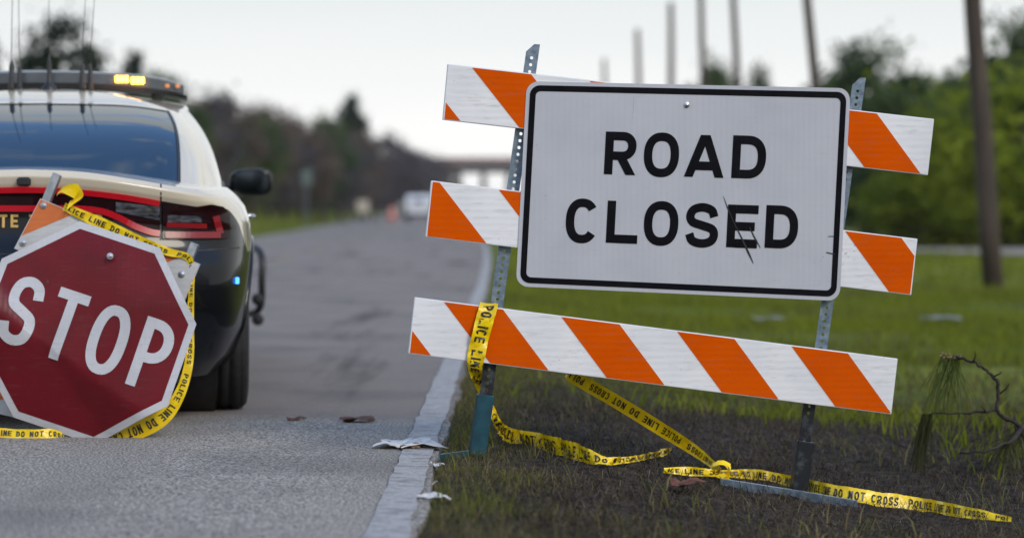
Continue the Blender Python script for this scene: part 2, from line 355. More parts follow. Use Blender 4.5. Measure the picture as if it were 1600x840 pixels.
co = N(t, 'ShaderNodeTexCoord'); sx = N(t, 'ShaderNodeSeparateXYZ'); t.links.new(co.outputs['Object'], sx.inputs[0])
def tnoise(t, vec, s, d=6, r=.6):
    n = N(t, 'ShaderNodeTexNoise'); n.inputs['Scale'].default_value = s; n.inputs['Detail'].default_value = d; n.inputs['Roughness'].default_value = r; t.links.new(vec, n.inputs['Vector']); return n.outputs['Fac']
def tmix(t, f, a, c):
    m = N(t, 'ShaderNodeMix', data_type='RGBA')
    t.links.new(f, m.inputs[0])
    for s, v in ((6, a), (7, c)):
        if isinstance(v, tuple): m.inputs[s].default_value = (*v, 1)
        else: t.links.new(v, m.inputs[s])
    return m.outputs[2]
def trange(t, v, a, c, lo=0, hi=1):
    m = N(t, 'ShaderNodeMapRange', interpolation_type='SMOOTHSTEP'); m.inputs['From Min'].default_value = a; m.inputs['From Max'].default_value = c; m.inputs['To Min'].default_value = lo; m.inputs['To Max'].default_value = hi
    t.links.new(v, m.inputs['Value']); return m.outputs[0]
def tmath(t, op, a, c):
    m = N(t, 'ShaderNodeMath', operation=op)
    for i, v in enumerate((a, c)):
        if isinstance(v, (int, float)): m.inputs[i].default_value = v
        else: t.links.new(v, m.inputs[i])
    return m.outputs[0]
ob_ = co.outputs['Object']
soil = tmix(t, trange(t, tnoise(t, ob_, 26, 8, .7), .36, .66), (.012, .009, .007), (.082, .064, .050))
grs = tmix(t, trange(t, tnoise(t, ob_, .35, 5), .36, .64), (.095, .122, .014), (.165, .185, .022))
grs = tmix(t, trange(t, tnoise(t, ob_, 1.4, 6), .52, .74), grs, (.040, .036, .018))
fy = tmath(t, 'ADD', sx.outputs['Y'], tmath(t, 'MULTIPLY', tnoise(t, ob_, .6, 4), 3.0))
f1 = trange(t, fy, 12.2, 16.5)
gcol = tmix(t, f1, soil, grs)
t.links.new(gcol, b.inputs['Base Color'])
bp = N(t, 'ShaderNodeBump'); bp.inputs['Strength'].default_value = .8; bp.inputs['Distance'].default_value = .02; t.links.new(tnoise(t, ob_, 45, 6, .7), bp.inputs['Height']); t.links.new(bp.outputs[0], b.inputs['Normal'])
structure(make('ground', gv, gf, gm, smooth=True))

# road: a sheet 5 cm above the bed with a thin edge skirt
ry = axis([(-30, 4, 4), (4, 24, .15), (24, 130, 2), (130, 600, 20)])
rm = bpy.data.materials.new('asphalt'); rm.use_nodes = True; t = rm.node_tree; b = t.nodes['Principled BSDF']
co = N(t, 'ShaderNodeTexCoord'); ob_ = co.outputs['Object']; sx = N(t, 'ShaderNodeSeparateXYZ'); t.links.new(ob_, sx.inputs[0])
grit = tnoise(t, ob_, 105, 4, .78); big = tnoise(t, ob_, .8, 5)
a1 = tmix(t, trange(t, grit, .40, .62), (.075, .066, .057), (.68, .62, .54))
a2 = tmix(t, trange(t, grit, .3, .75), (.20, .172, .150), (.33, .285, .25))
seam = trange(t, tmath(t, 'ADD', sx.outputs['Y'], tmath(t, 'MULTIPLY', tnoise(t, ob_, 1.6, 7, .7), .9)), 10.55, 10.95)
ac = tmix(t, seam, a1, a2)
ac = tmix(t, trange(t, big, .42, .72, 0, .45), ac, (.09, .088, .090))
mp = N(t, 'ShaderNodeMapping'); mp.inputs['Scale'].default_value = (.75, .07, 1); mp.inputs['Rotation'].default_value = (0, 0, R(-9)); t.links.new(ob_, mp.inputs['Vector'])
ac = tmix(t, tmath(t, 'MULTIPLY', tmath(t, 'ADD', tmath(t, 'MULTIPLY', seam, .8), .15), trange(t, tnoise(t, mp.outputs[0], 2.4, 4), .52, .70, 0, .85)), ac, (.075, .066, .060))
t.links.new(ac, b.inputs['Base Color']); b.inputs['Roughness'].default_value = .85; b.inputs['Specular IOR Level'].default_value = .22
bp = N(t, 'ShaderNodeBump'); bp.inputs['Strength'].default_value = .9; bp.inputs['Distance'].default_value = .010; t.links.new(grit, bp.inputs['Height']); t.links.new(bp.outputs[0], b.inputs['Normal'])
rv = []; rf = []
for y in ry:
    e = .03 * nz(0, y, 1.3) + .02 * nz(0, y, 5) + .012 * nz(0, y, 14)
    if y > 24: e = 0
    bx = bend(y)
    rv += [(-7.35 + bx, y, -.06), (-7.33 + bx, y, 0), (-3.8 + bx, y, .03), (EDGE - .15 + bx, y, .001), (EDGE + .078 + e + bx, y, -.004), (EDGE + .090 + e + bx, y, -.07)]
rf = [(j * 6 + i, j * 6 + i + 1, j * 6 + i + 7, j * 6 + i + 6) for j in range(len(ry) - 1) for i in range(5)]
road = structure(make('road', rv, rf, rm))
# worn white edge line
lm = bpy.data.materials.new('line_paint'); lm.use_nodes = True; t = lm.node_tree; b = t.nodes['Principled BSDF']; b.inputs['Roughness'].default_value = .7
co = N(t, 'ShaderNodeTexCoord'); ob_ = co.outputs['Object']
mp = N(t, 'ShaderNodeMapping'); mp.inputs['Scale'].default_value = (1, 2.6, 1); t.links.new(ob_, mp.inputs['Vector'])
lc = tmix(t, trange(t, tnoise(t, ob_, 120, 4, .7), .35, .65), (.28, .265, .25), (.47, .45, .43))
lc = tmix(t, trange(t, tnoise(t, mp.outputs[0], 7, 8, .75), .50, .60, 0, .75), lc, (.13, .125, .12))
lc = tmix(t, trange(t, tnoise(t, mp.outputs[0], 30, 6, .7), .55, .63, 0, .8), lc, (.09, .085, .08))
t.links.new(lc, b.inputs['Base Color'])
bp = N(t, 'ShaderNodeBump'); bp.inputs['Strength'].default_value = .5; bp.inputs['Distance'].default_value = .005; t.links.new(tnoise(t, ob_, 120, 4, .7), bp.inputs['Height']); t.links.new(bp.outputs[0], b.inputs['Normal'])
lv = []; rnd = random.Random(3)
for y in ry:
    e = .012 * nz(5, y, 6) + .011 * nz(9, y, 19); e2 = .016 * nz(15, y, 6) + .016 * nz(19, y, 21)
    lv += [(EDGE - .062 + e + bend(y), y, .0052), (EDGE + .056 + e2 + bend(y), y, .0038)]
make('edge_line', lv, [(j * 2, j * 2 + 1, j * 2 + 3, j * 2 + 2) for j in range(len(ry) - 1)], lm, road)
lv = [(-7.2 + bend(y), y, .007) for y in ry]; lv2 = []
for y in ry: lv2 += [(-7.22 + bend(y), y, .0062), (-7.07 + bend(y), y, .0078)]
make('edge_line', lv2, [(j * 2, j * 2 + 1, j * 2 + 3, j * 2 + 2) for j in range(len(ry) - 1)], lm, road)
M['yellow_line'] = pm('yellow_line', (.34, .24, .05), (.14, .12, .07), 6, .7)
for y0 in np.arange(3.0, 150, 9.1):
    dv_ = []
    for y in (y0, y0 + 1.5, y0 + 3.0): dv_ += [(-3.86 + bend(y), y, .0345), (-3.74 + bend(y), y, .0345)]
    make('lane_dash', dv_, [(0, 1, 3, 2), (2, 3, 5, 4)], M['yellow_line'], road)

# pale gravel track beyond the verge on the right
gp = pm('gravel', (.24, .20, .165), (.34, .29, .245), 6, .9)
pv = []
for i in range(31):
    x = 8.6 + i * 1.5; near_ = max(38.5, 62 - 8.5 * math.log1p(i * 1.1)); far_ = 64 - .35 * i; pv += [(x, near_ + .3 * nz(x, 0, .7), -.13), (x, far_ + .3 * nz(x, 9, .6), -.13)]
structure(make('gravel_path', pv, [(2 * i, 2 * i + 2, 2 * i + 3, 2 * i + 1) for i in range(30)], gp))

# ------------------------------------------------------------------ barricade, seen almost square on
YAW = R(8); B0 = Vector((.47, 8.90, 0))
bar = empty('barricade', (B0.x, B0.y, gz(B0.x, B0.y)), YAW)
tag(bar, 'orange and white striped three-rail barricade leaning beside the road line', 'barricade')
BM = Matrix.Translation(bar.location) @ Matrix.Rotation(YAW, 4, 'Z'); BMI = BM.inverted()
def BL(px, py, off=0.0):                  # local point of the barricade plane (off: towards the viewer)
    o = BMI @ Vector((0, 0, HC)); d = BMI.to_3x3() @ ray(px, py)
    k = (-off - o.y) / d.y; return o + d * k
def quad_map(c):                          # bilinear over TL TR BR BL local corners; (a to the right, b up)
    TL, TR, BR, BLc = c
    return lambda a, b_: (BLc * (1 - a) + BR * a) * (1 - b_) + (TL * (1 - a) + TR * a) * b_
def clip_poly(P, lo, hi):
    def cut(P, ax, v, keep_less):
        out = []
        for i in range(len(P)):
            p, q = P[i], P[(i + 1) % len(P)]; pi = (p[ax] <= v) == keep_less or p[ax] == v; qi = (q[ax] <= v) == keep_less or q[ax] == v
            if pi: out.append(p)
            if pi != qi:
                k = (v - p[ax]) / (q[ax] - p[ax]); out.append((p[0] + (q[0] - p[0]) * k, p[1] + (q[1] - p[1]) * k))
        return out
    P = cut(P, 0, lo, False); return cut(P, 0, hi, True) if P else P
def bolt(parent, p, r=.011):
    m = MB(); m.lathe([(r * 1.7, 0), (r * 1.7, -.002), (r, -.003), (r * .95, -.008), (0.0001, -.010)], p, (0, 1, 0), 8); m.build('bolt', M['zinc'], parent, False)
def striped_rail(root, corners, L_px, start, mats, thick=.026, bolts=()):
    F = quad_map(corners); back = Vector((0, thick, 0)); m = MB()
    c = list(corners); m.add(c + [p + back for p in c], [(3, 2, 1, 0), (4, 5, 6, 7), (0, 1, 5, 4), (1, 2, 6, 5), (2, 3, 7, 6), (3, 0, 4, 7)])
    m.m = [0, 1, 1, 1, 1, 1]
    rail = m.build('rail', [mats[0], M['rail_edge']], root)
    mod = rail.modifiers.new('bevel', 'BEVEL'); mod.width = .003; mod.segments = 2
    for k in range(-1, 6):
        s0 = start + k * 181.5
        P = [(s0 / L_px, 1 - .018), ((s0 + 90.7) / L_px, 1 - .018), ((s0 + 171) / L_px, .018), ((s0 + 80.3) / L_px, .018)]
        P = clip_poly(P, .003, .997)
        if len(P) < 3: continue
        make('stripe', [F(a, b_) + Vector((0, -.0012, 0)) for a, b_ in P], [tuple(range(len(P)))[::-1]], mats[1], rail)
    for px, py in bolts: bolt(rail, BL(px, py, .001))
    return rail
TH = .03
def corners(tl, tr, br, bl, off=TH): return [BL(*p, off) for p in (tl, tr, br, bl)]
striped_rail(bar, corners((700, 100), (1460, 186), (1450, 274), (692, 187)), 765, 37, (M['rail_white'], M['orange']), bolts=[(812, 177), (1328, 195)])
striped_rail(bar, corners((674, 282), (1434, 373), (1424, 461), (665, 370)), 765, -78, (M['rail_white'], M['orange']), bolts=[(795, 318), (790, 361)])
striped_rail(bar, corners((648, 464), (1403, 560), (1393, 647), (638, 552)), 761, 45, (M['rail_white'], M['orange']), bolts=[(776, 503), (765, 547), (1270, 566), (1265, 610)])
# perforated angle posts
def angle_post(root, top, bot, mat, w=.047, cell=.0254, cut=True, name='post'):
    ax = (top - bot); L = ax.length; ax.normalize(); sd_ = ax.cross(Vector((0, 1, 0))).normalized(); sd_ = sd_ if sd_.x > 0 else -sd_
    m = MB(); n = int(L / cell)
    def P(u, h, d): return bot + ax * h + sd_ * u + Vector((0, d, 0))
    for d, flip in ((0, 1), (.003, -1)):
        for i in range(n):
            h0 = i * cell; hc = h0 + cell / 2; hw = w / 2
            if i == n - 1 and cut:
                m.add([P(-hw, h0, d), P(hw, h0, d), P(hw, h0 + cell * 1.6, d), P(hw * .1, h0 + cell * 1.5, d), P(-hw, h0 + cell * .3, d)], [(0, 1, 2, 3, 4)]); continue
            V_ = []; r = .0062
            for k in range(8):
                a = R(45 * k + 22.5); V_.append(P(r * math.cos(a), hc + r * math.sin(a), d))
            out = [(hw, cell * .2), (hw * .4, cell / 2), (-hw * .4, cell / 2), (-hw, cell * .2), (-hw, -cell * .2), (-hw * .4, -cell / 2), (hw * .4, -cell / 2), (hw, -cell * .2)]
            out = [P(u, hc + v, d) for u, v in out]
            m.add(V_ + out, [(k, (k + 1) % 8, 8 + (k + 1) % 8, 8 + k) for k in range(8)])
            cn = [P(hw, hc + cell / 2, d), P(-hw, hc + cell / 2, d), P(-hw, hc - cell / 2, d), P(hw, hc - cell / 2, d)]
            m.add([out[0], cn[0], out[1]], [(0, 1, 2)]); m.add([out[2], cn[1], out[3]], [(0, 1, 2)]); m.add([out[4], cn[2], out[5]], [(0, 1, 2)]); m.add([out[6], cn[3], out[7]], [(0, 1, 2)])
    h1 = n * cell + .01                     # the returning flange, on the right-hand edge
    for u in (w / 2, w / 2 - .003):
        m.add([P(u, 0, 0), P(u, 0, .045), P(u, h1, .045), P(u, h1, 0)], [(0, 1, 2, 3)])
    m.add([P(w / 2, h1, 0), P(w / 2 - .003, h1, 0), P(w / 2 - .003, h1, .045), P(w / 2, h1, .045)], [(0, 1, 2, 3)])
    m.add([P(-w / 2, 0, 0), P(-w / 2, 0, .003), P(-w / 2, h1 - .03, .003), P(-w / 2, h1 - .03, 0)], [(0, 1, 2, 3)])
    return m.build(name, mat, root)
angle_post(bar, BL(834, 68), BL(766, 548), M['galv'])
angle_post(bar, BL(1343, 124), BL(1273, 612), M['galv'])
angle_post(bar, BL(772, 520, -.004), BL(757, 636, -.004), M['post_dark'], cut=False, name='post_stub')
angle_post(bar, BL(1271, 590, -.004), BL(1249, 745, -.004), M['post_dark'], cut=False, name='post_stub')
def sleeve(top, bot, w, mat):
    m = MB(); ax = (top - bot); L = ax.length; ax.normalize(); s_ = Vector((ax.z, 0, -ax.x))
    rot = Matrix((s_, Vector((0, 1, 0)), ax)).transposed()
    m.box((top + bot) / 2 + Vector((0, .022, 0)), (w, .05, L), rot, bev=.003); return m.build('foot_sleeve', mat, bar)
sleeve(BL(760, 617, .01), BL(746, 712, .01), .060, M['teal'])
sleeve(BL(1262, 690, .01), BL(1247, 784, .01), .060, M['post_dark'])
# flat skids under the posts, one teal, one bare metal
def skid(pts, w, mat):
    m = MB(); L_ = []; 
    for p in pts: L_ += [p + Vector((0, 0, .0)), p + Vector((0, 0, w)), p + Vector((.004, .03, w)), p + Vector((.004, .03, 0))]
    k = len(pts); fs = [(i * 4 + j, i * 4 + (j + 1) % 4, i * 4 + 4 + (j + 1) % 4, i * 4 + 4 + j) for i in range(k - 1) for j in range(4)]
    m.add(L_, fs + [(3, 2, 1, 0), tuple(range(4 * k - 4, 4 * k))]); return m.build('skid', mat, bar)
def BG(px, py, Y): return BMI @ W(px, py, Y)
skid([BMI @ WG(688, 720, -.006), BMI @ WG(752, 712, -.006), BMI @ WG(800, 702, -.03)], .024, M['teal'])
skid([BMI @ WG(1340, 797, -.012), BMI @ WG(1250, 782, -.008), BMI @ WG(1126, 762, -.012)], .034, M['galv'])

# ------------------------------------------------------------------ ROAD CLOSED sign bolted to the rails
sg = empty('road_closed_sign', bar.location, YAW)
tag(sg, 'large white sign reading ROAD CLOSED in black with thin black border', 'sign')
SW, SH = 1.22, .762
sc4 = [BL(*p, .034) for p in ((823, 127), (1329, 138), (1312, 470), (806, 447))]
SF = quad_map(sc4)
def sgn(a, b_, off=0): return SF(a / SW, b_ / SH) + Vector((0, -off, 0))
def sinv(px, py):                         # pixel -> (a, b)
    p = BL(px, py, .034); a, b_ = .5, .5
    for _ in range(25):
        q = SF(a, b_); e = p - q; da = SF(a + .01, b_) - q; db = SF(a, b_ + .01) - q
        det = da.x * db.z - da.z * db.x; a += .01 * (e.x * db.z - e.z * db.x) / det; b_ += .01 * (da.x * e.z - da.z * e.x) / det
    return a * SW, b_ * SH
def rrect(x0, y0, x1, y1, r, n=6):
    o = []
    for cx, cy, a0 in ((x1 - r, y1 - r, 0), (x0 + r, y1 - r, 90), (x0 + r, y0 + r, 180), (x1 - r, y0 + r, 270)):
        for i in range(n + 1): a = R(a0 + 90 * i / n); o.append((cx + r * math.cos(a), cy + r * math.sin(a)))
    return o
pan = rrect(0, 0, SW, SH, .045); k = len(pan)
make('panel', [sgn(a, b_, 0) for a, b_ in pan] + [sgn(a, b_, -.003) for a, b_ in pan],
     [tuple(range(k))] + [tuple(range(2 * k - 1, k - 1, -1))] + [(i, k + i, k + (i + 1) % k, (i + 1) % k) for i in range(k)], [M['white_sheet'], M['sign_back']], sg, [0] + [1] * (k + 1))
o1 = rrect(.014, .014, SW - .014, SH - .014, .036); o2 = rrect(.036, .036, SW - .036, SH - .036, .018)
make('border', [sgn(a, b_, .0012) for a, b_ in o1 + o2], [(i, (i + 1) % k, k + (i + 1) % k, k + i) for i in range(k)], M['sign_black'], sg)
def sign_letter(ch, xl, xr, yt, yb):
    a0, bm = sinv(xl, (yt + yb) / 2); a1, _ = sinv(xr, (yt + yb) / 2); _, b1 = sinv((xl + xr) / 2, yt); _, b0 = sinv((xl + xr) / 2, yb)
    m = MB()
    for i, st in enumerate(glyph(ch, a1 - a0, b1 - b0, .0315)):
        for f in st: m.add([sgn(a0 + p[0], b0 + p[1], .0012 + i * .0003) for p in f], [(0, 1, 2, 3)])
    m.build('letter', M['sign_black'], sg)
for ch, xl, xr, yt, yb in [('R', 945, 994, 206, 273), ('O', 1006, 1061, 207, 277), ('A', 1070, 1132, 211, 277), ('D', 1144, 1197, 212, 279),
                           ('C', 884, 935, 310, 380), ('L', 948, 997, 314, 380), ('O', 1006, 1060, 314, 384), ('S', 1071, 1123, 317, 387), ('E', 1136, 1184, 320, 387), ('D', 1196, 1247, 321, 388)]:
    sign_letter(ch, xl, xr, yt, yb)
def mark(name, pts, ws, mat, off=.0022):
    pts = [sinv(*p) for p in pts]; m = MB(); V_ = []
    for i, p in enumerate(pts):
        q = np.array(pts[min(i + 1, len(pts) - 1)]) - np.array(pts[max(i - 1, 0)]); q /= np.linalg.norm(q); n = np.array((-q[1], q[0])) * ws[i] / 2
        V_ += [sgn(p[0] + n[0], p[1] + n[1], off), sgn(p[0] - n[0], p[1] - n[1], off)]
    m.add(V_, [(2 * i, 2 * i + 1, 2 * i + 3, 2 * i + 2) for i in range(len(pts) - 1)]); m.build(name, mat, sg)
mark('scratch', [(1130, 306), (1137, 325), (1146, 346), (1160, 374), (1170, 396), (1177, 411)], [.001, .004, .003, .005, .007, .002], M['trim'])
mark('scratch', [(1171, 355), (1179, 371), (1188, 387)], [.003, .005, .002], M['trim'])
mark('scratch', [(1291, 394), (1304, 397)], [.003, .004], M['trim'])
mark('scratch', [(1294, 369), (1303, 369)], [.002, .003], M['trim'])
mark('scratch', [(992, 150), (990, 183)], [.002, .003], M['rail_edge'])
for p in ((1073, 164),):
    a, b_ = sinv(*p); bolt(sg, sgn(a, b_, .001), .0065)

# ------------------------------------------------------------------ police tape
def ribbon(name, label, pts, width, txt_u0=0.0, flipu=False, parent=None, n=8, curl=.0, seed=1, text=True, flipv=False, th=.60):
    # pts: (world centre, across-direction); the sheet follows a smooth curve with small creases
    C = cat([tuple(p) + tuple(a) + (wd,) for p, a, wd in pts], n); rnd = random.Random(seed); nv = 7
    S_ = [0.0]
    for i in range(1, len(C)): S_.append(S_[-1] + float(np.linalg.norm(C[i][:3] - C[i - 1][:3])))
    S_ = np.array(S_); C = np.array(C)
    def at(s):
        return np.array([np.interp(s, S_, C[:, j]) for j in range(7)])
    def pt(s, v, off=0.0):                    # v in -.5..5
        c = at(s); c2 = at(min(s + .01, S_[-1])); c1 = at(max(s - .01, 0)); tg = Vector(c2[:3] - c1[:3]); tg = tg.normalized() if tg.length > 1e-9 else Vector((1, 0, 0))
        ac = Vector(c[3:6]).normalized(); nn = tg.cross(ac); nn = nn.normalized() if nn.length > 1e-6 else Vector((0, -1, 0))
        if nn.y > 0: nn = -nn
        wv = curl * (math.sin(s * 38 + v * 3 + seed) + .6 * math.sin(s * 71 - v * 5 + 2 * seed)) * (.4 + abs(v) * 1.2) + curl * .45 * math.sin(s * 190 + v * 11 + seed) * math.sin(s * 23 + seed) + curl * .3 * math.sin(s * 290 - v * 17)
        return Vector(c[:3]) + ac * (v * c[6]) + nn * (wv + off)
    total = S_[-1]; ns = max(6, int(total / .007)); V_ = []; F_ = []
    for i in range(ns + 1):
        for j in range(nv): V_.append(pt(total * i / ns, j / (nv - 1) - .5))
    for i in range(ns):
        for j in range(nv - 1): F_.append((i * nv + j, i * nv + j + 1, (i + 1) * nv + j + 1, (i + 1) * nv + j))
    loc = Vector(V_[0]); ob = make(name, [v - loc for v in V_], F_, M['tape'], parent, smooth=True, loc=loc)
    if label: tag(ob, label, 'tape')
    if text:
        h = th * width; strip, adv = text_strip('POLICE LINE DO NOT CROSS  ', h, .52, .17, .17); m = MB(); s0 = -txt_u0
        while s0 < total:
            for k_, st in enumerate(strip):
                for f in st:
                    xs = [s0 + p[0] for p in f]
                    if min(xs) < 0.004 or max(xs) > total - .004: continue
                    q = []
                    for p in f:
                        s = s0 + p[0]; s = total - s if flipu else s
                        v = (p[1] - h / 2) / width; v = -v if flipv else v
                        q.append(pt(s, v, .0019 + .0003 * (k_ % 3)) - loc)
                    m.add(q, [(0, 1, 2, 3)])
            s0 += adv
        if m.v: m.build('lettering', M['tape_ink'], ob)['kind'] = 'stuff'
    return ob
def BW(px, py, off=0.0): return BM @ BL(px, py, off)
bx_ = BM.to_3x3() @ Vector((1, 0, 0))
tw = .066
dn = (BW(765, 478, .05) - BW(745, 566, .05)).normalized()
acr = Vector((math.cos(YAW) * .985, math.sin(YAW), -.17))
ribbon('police_tape', 'yellow police line tape wrapped over the lowest striped rail and trailing on soil',
  [(BW(764, 490, -.03), acr, tw), (BW(764, 476, -.004), acr, tw), (BW(764, 475, .02), acr, tw), (BW(762, 483, .045), acr, tw), (BW(752, 520, .047), acr, tw), (BW(744, 556, .046), acr, tw * .95), (BW(742, 575, .03), acr, tw * .8),
   (BW(750, 602, -.04), Vector((.9, .2, .3)), tw * .5), (BW(768, 640, -.06), Vector((.8, .2, .6)), tw * .45), (BW(780, 664, -.03), Vector((.7, 0, .7)), tw * .5),
   (WG(800, 682, .026), Vector((.05, .1, 1)), tw * .95), (WG(850, 693, .026), Vector((-.12, .3, .9)), tw * 1.15), (WG(905, 708, .026), Vector((-.1, .3, .9)), tw * 1.05), (WG(945, 719, .026), Vector((.1, .5, .8)), tw * .55), (WG(985, 718, .026), Vector((.1, .5, .8)), tw * .4), (WG(1020, 711, .026), Vector((.1, .3, .9)), tw * .35), (WG(1047, 704, .026), Vector((.3, .2, .9)), tw * .5)],
  tw, txt_u0=-.085, curl=.0062, seed=2, flipv=False)
ribbon('police_tape', 'yellow police tape stretched slanting from under the lowest rail to a knot',
  [(BW(888, 578, -.05), Vector((.5, 0, .85)), .05), (BW(897, 588, -.045), Vector((.5, 0, .85)), .05), (W(960, 625, 9.05), Vector((.48, 0, .87)), .050), (W(1030, 668, 9.12), Vector((.48, 0, .87)), .050), (W(1085, 703, 9.22), Vector((.45, 0, .87)), .042), (WG(1126, 736, .035), Vector((.3, 0, .9)), .022)],
  .062, txt_u0=.1, curl=.0011, seed=5, flipu=True, flipv=True, th=.52)
ground_tape = ribbon('police_tape', 'yellow police tape lying along the soil behind the right barricade post',
  [(WG(1037, 735, .022), Vector((.1, .2, .9)), .018), (WG(1075, 736, .022), Vector((0, .2, .9)), .034), (WG(1126, 739, .022), Vector((0, .2, .9)), .026), (WG(1180, 741, .022), Vector((0, .3, .9)), .042), (WG(1235, 752, .022), Vector((.1, .3, .9)), .046), (WG(1300, 768, .022), Vector((.15, .4, .85)), .058), (WG(1370, 780, .022), Vector((.15, .5, .8)), .062), (WG(1440, 789, .022), Vector((.15, .5, .8)), .058), (WG(1510, 800, .022), Vector((.15, .5, .8)), .045), (WG(1580, 812, .022), Vector((.15, .5, .8)), .02)],
  .058, txt_u0=.05, curl=.0034, seed=7, th=.55)
kn = MB(); kc = WG(1126, 738, .03)
rnd = random.Random(8)
for i in range(5):
    a = rnd.random() * 6.28; p = [Vector((.022 * math.cos(a + t_ * 2.1) * (1 + .2 * i), -.01 * math.sin(t_ * 3), .026 * math.sin(a + t_ * 2.1) + .01)) for t_ in np.linspace(0, 2.4, 9)]
    V_ = []
    for q in p: V_ += [q + kc + Vector((0, -.008, -.006)), q + kc + Vector((.004, .010, .007))]
    kn.add(V_, [(2 * j, 2 * j + 1, 2 * j + 3, 2 * j + 2) for j in range(8)])
kn.add([kc + Vector(q) for q in ((-.005, -.01, -.01), (.02, -.012, -.055), (.055, -.01, -.045), (.01, -.008, .0))], [(0, 1, 2, 3)])
kk = kn.build('knot', M['tape'], None, True); kk.parent = ground_tape; kk.matrix_parent_inverse = Matrix.Translation(-ground_tape.location)

# ------------------------------------------------------------------ stop sign propped against the car, broken barricade behind it
YS = 9.27
st = empty('stop_sign', W(143, 693, YS)); LEAN = R(6)
st.location.z = max(0, st.location.z); st.rotation_euler = (-LEAN, 0, 0)
tag(st, 'dented red octagonal STOP sign with white border propped against the car', 'sign')
SM = Matrix.Translation(st.location) @ Matrix.Rotation(-LEAN, 4, 'X'); SMI = SM.inverted()
def SL(px, py, off=0.0):
    o = SMI @ Vector((0, 0, HC)); d = SMI.to_3x3() @ ray(px, py); k_ = (-off - o.y) / d.y; return o + d * k_
cS = SL(131, 518); rS = (SL(118, 343) - SL(143, 693)).length / 2; phi = R(-18.5)
eu = Vector((math.cos(phi), 0, math.sin(phi))); ev = Vector((-math.sin(phi), 0, math.cos(phi)))
def dent(u, v):                            # out-of-plane shape, towards the viewer (negative y)
    d = 0.0
    # lower left part creased forward along a slanting fold
    s_ = (-v - .13) + .30 * (-u)
    d -= .62 * max(0, s_) ** 1.1 if s_ > 0 else 0
    s2 = (-v - .20) + .75 * (-u); d += .24 * max(0, s2)
    d += .010 * math.exp(-(((u - .05) / .11) ** 2 + ((v - .22) / .10) ** 2)) - .012 * math.exp(-(((u + .15) / .2) ** 2 + ((v - .1) / .12) ** 2))
    d -= .16 * max(0, v - .10 - .35 * u) ** 1.2
    d += .003 * math.sin(u * 9 + v * 5) + .002 * math.sin(u * 17 - v * 13)
    return d
def stp(u, v, off=0): return cS + eu * u + ev * v + Vector((0, -dent(u, v) - off, 0))
def octo(sc_): return [(rS * sc_ * math.cos(R(112.5 - 45 * i)), rS * sc_ * math.sin(R(112.5 - 45 * i))) for i in range(8)]
def octmesh(r0, r1, off, name, mat, seg=14, rings=26):
    V_ = []; F_ = []; per = 8 * seg
    for r in range(rings + 1):
        f = r0 + (r1 - r0) * r / rings; oc = octo(max(f, .002))
        for i in range(8):
            for j in range(seg):
                k_ = j / seg; p, q = oc[i], oc[(i + 1) % 8]; V_.append(stp(p[0] + (q[0] - p[0]) * k_, p[1] + (q[1] - p[1]) * k_, off))
    for r in range(rings):
        for i in range(per): F_.append((r * per + i, r * per + (i + 1) % per, (r + 1) * per + (i + 1) % per, (r + 1) * per + i))
    return make(name, V_, F_, mat, st, smooth=True)
octmesh(.002, 1.0, -.0030, 'back_plate', M['sign_back'])
octmesh(.925, 1.0, 0, 'border', M['stop_white'], rings=4)
octmesh(.002, .930, .0006, 'face', M['stop_red'])
hS = .2720 * rS / .43; x = -rS * .745; wl = hS * .56
for ch, wf in (('S', .50), ('T', .46), ('O', .54), ('P', .47)):
    m = MB(); w_ = hS * wf
    for i, q in enumerate(glyph(ch, w_, hS, hS * .145)):
        for f in q:                                   # fine pieces so the letters follow the dents
            a, b_, c, d = f
            nn = max(1, int(np.linalg.norm(b_ - a) / .02))
            for z in range(nn):
                k0, k1 = z / nn, (z + 1) / nn; f2 = [a + (b_ - a) * k0, a + (b_ - a) * k1, d + (c - d) * k1, d + (c - d) * k0]
                m.add([stp(x + p[0], p[1] - hS * .5, .0036 + .0003 * i) for p in f2], [(0, 1, 2, 3)])
    m.build('letter', M['stop_white'], st); x += w_ + hS * .155
for p in ((172, 400),):
    bolt(st, SL(*p, .008), .008)
# broken barricade
fb = empty('broken_barricade', (SM @ SL(40, 640)), 0); fb.location.z = 0.0; fb.rotation_euler = (-LEAN, 0, 0)
tag(fb, 'broken worn orange and white barricade tilted behind the stop sign', 'barricade')
FM = Matrix.Translation(fb.location) @ Matrix.Rotation(-LEAN, 4, 'X'); FMI = FM.inverted()
def FL(px, py, back): return FMI @ (SM @ SL(px, py, -back))
fc = [FL(*p, .125) for p in ((63, 310), (312, 412), (278, 492), (22, 388))]
def old_rail(c, start, n_):
    F = quad_map(c); m = MB(); bk = Vector((0, .024, 0))
    m.add(c + [p + bk for p in c], [(3, 2, 1, 0), (4, 5, 6, 7), (0, 1, 5, 4), (1, 2, 6, 5), (2, 3, 7, 6), (3, 0, 4, 7)]); m.m = [0, 1, 1, 1, 1, 1]
    r_ = m.build('rail', [M['rail_old'], M['rail_edge']], fb)
    for k_ in range(-1, n_):
        s0 = start + k_ * .66; P = clip_poly([(s0, .985), (s0 + .33, .985), (s0 + .04, .015), (s0 - .29, .015)], .004, .996)
        if len(P) > 2: make('stripe', [F(a, b_) + Vector((0, -.0012, 0)) for a, b_ in P], [tuple(range(len(P)))[::-1]], M['orange_old'], r_)
    return r_
r1 = old_rail(fc, .55, 3)
for p in ((68, 321), (36, 379), (284, 428)): bolt(r1, FL(*p, .122), .008)
old_rail([FL(*p, .15) for p in ((-40, 560), (205, 655), (190, 690), (-72, 630))], .1, 2)
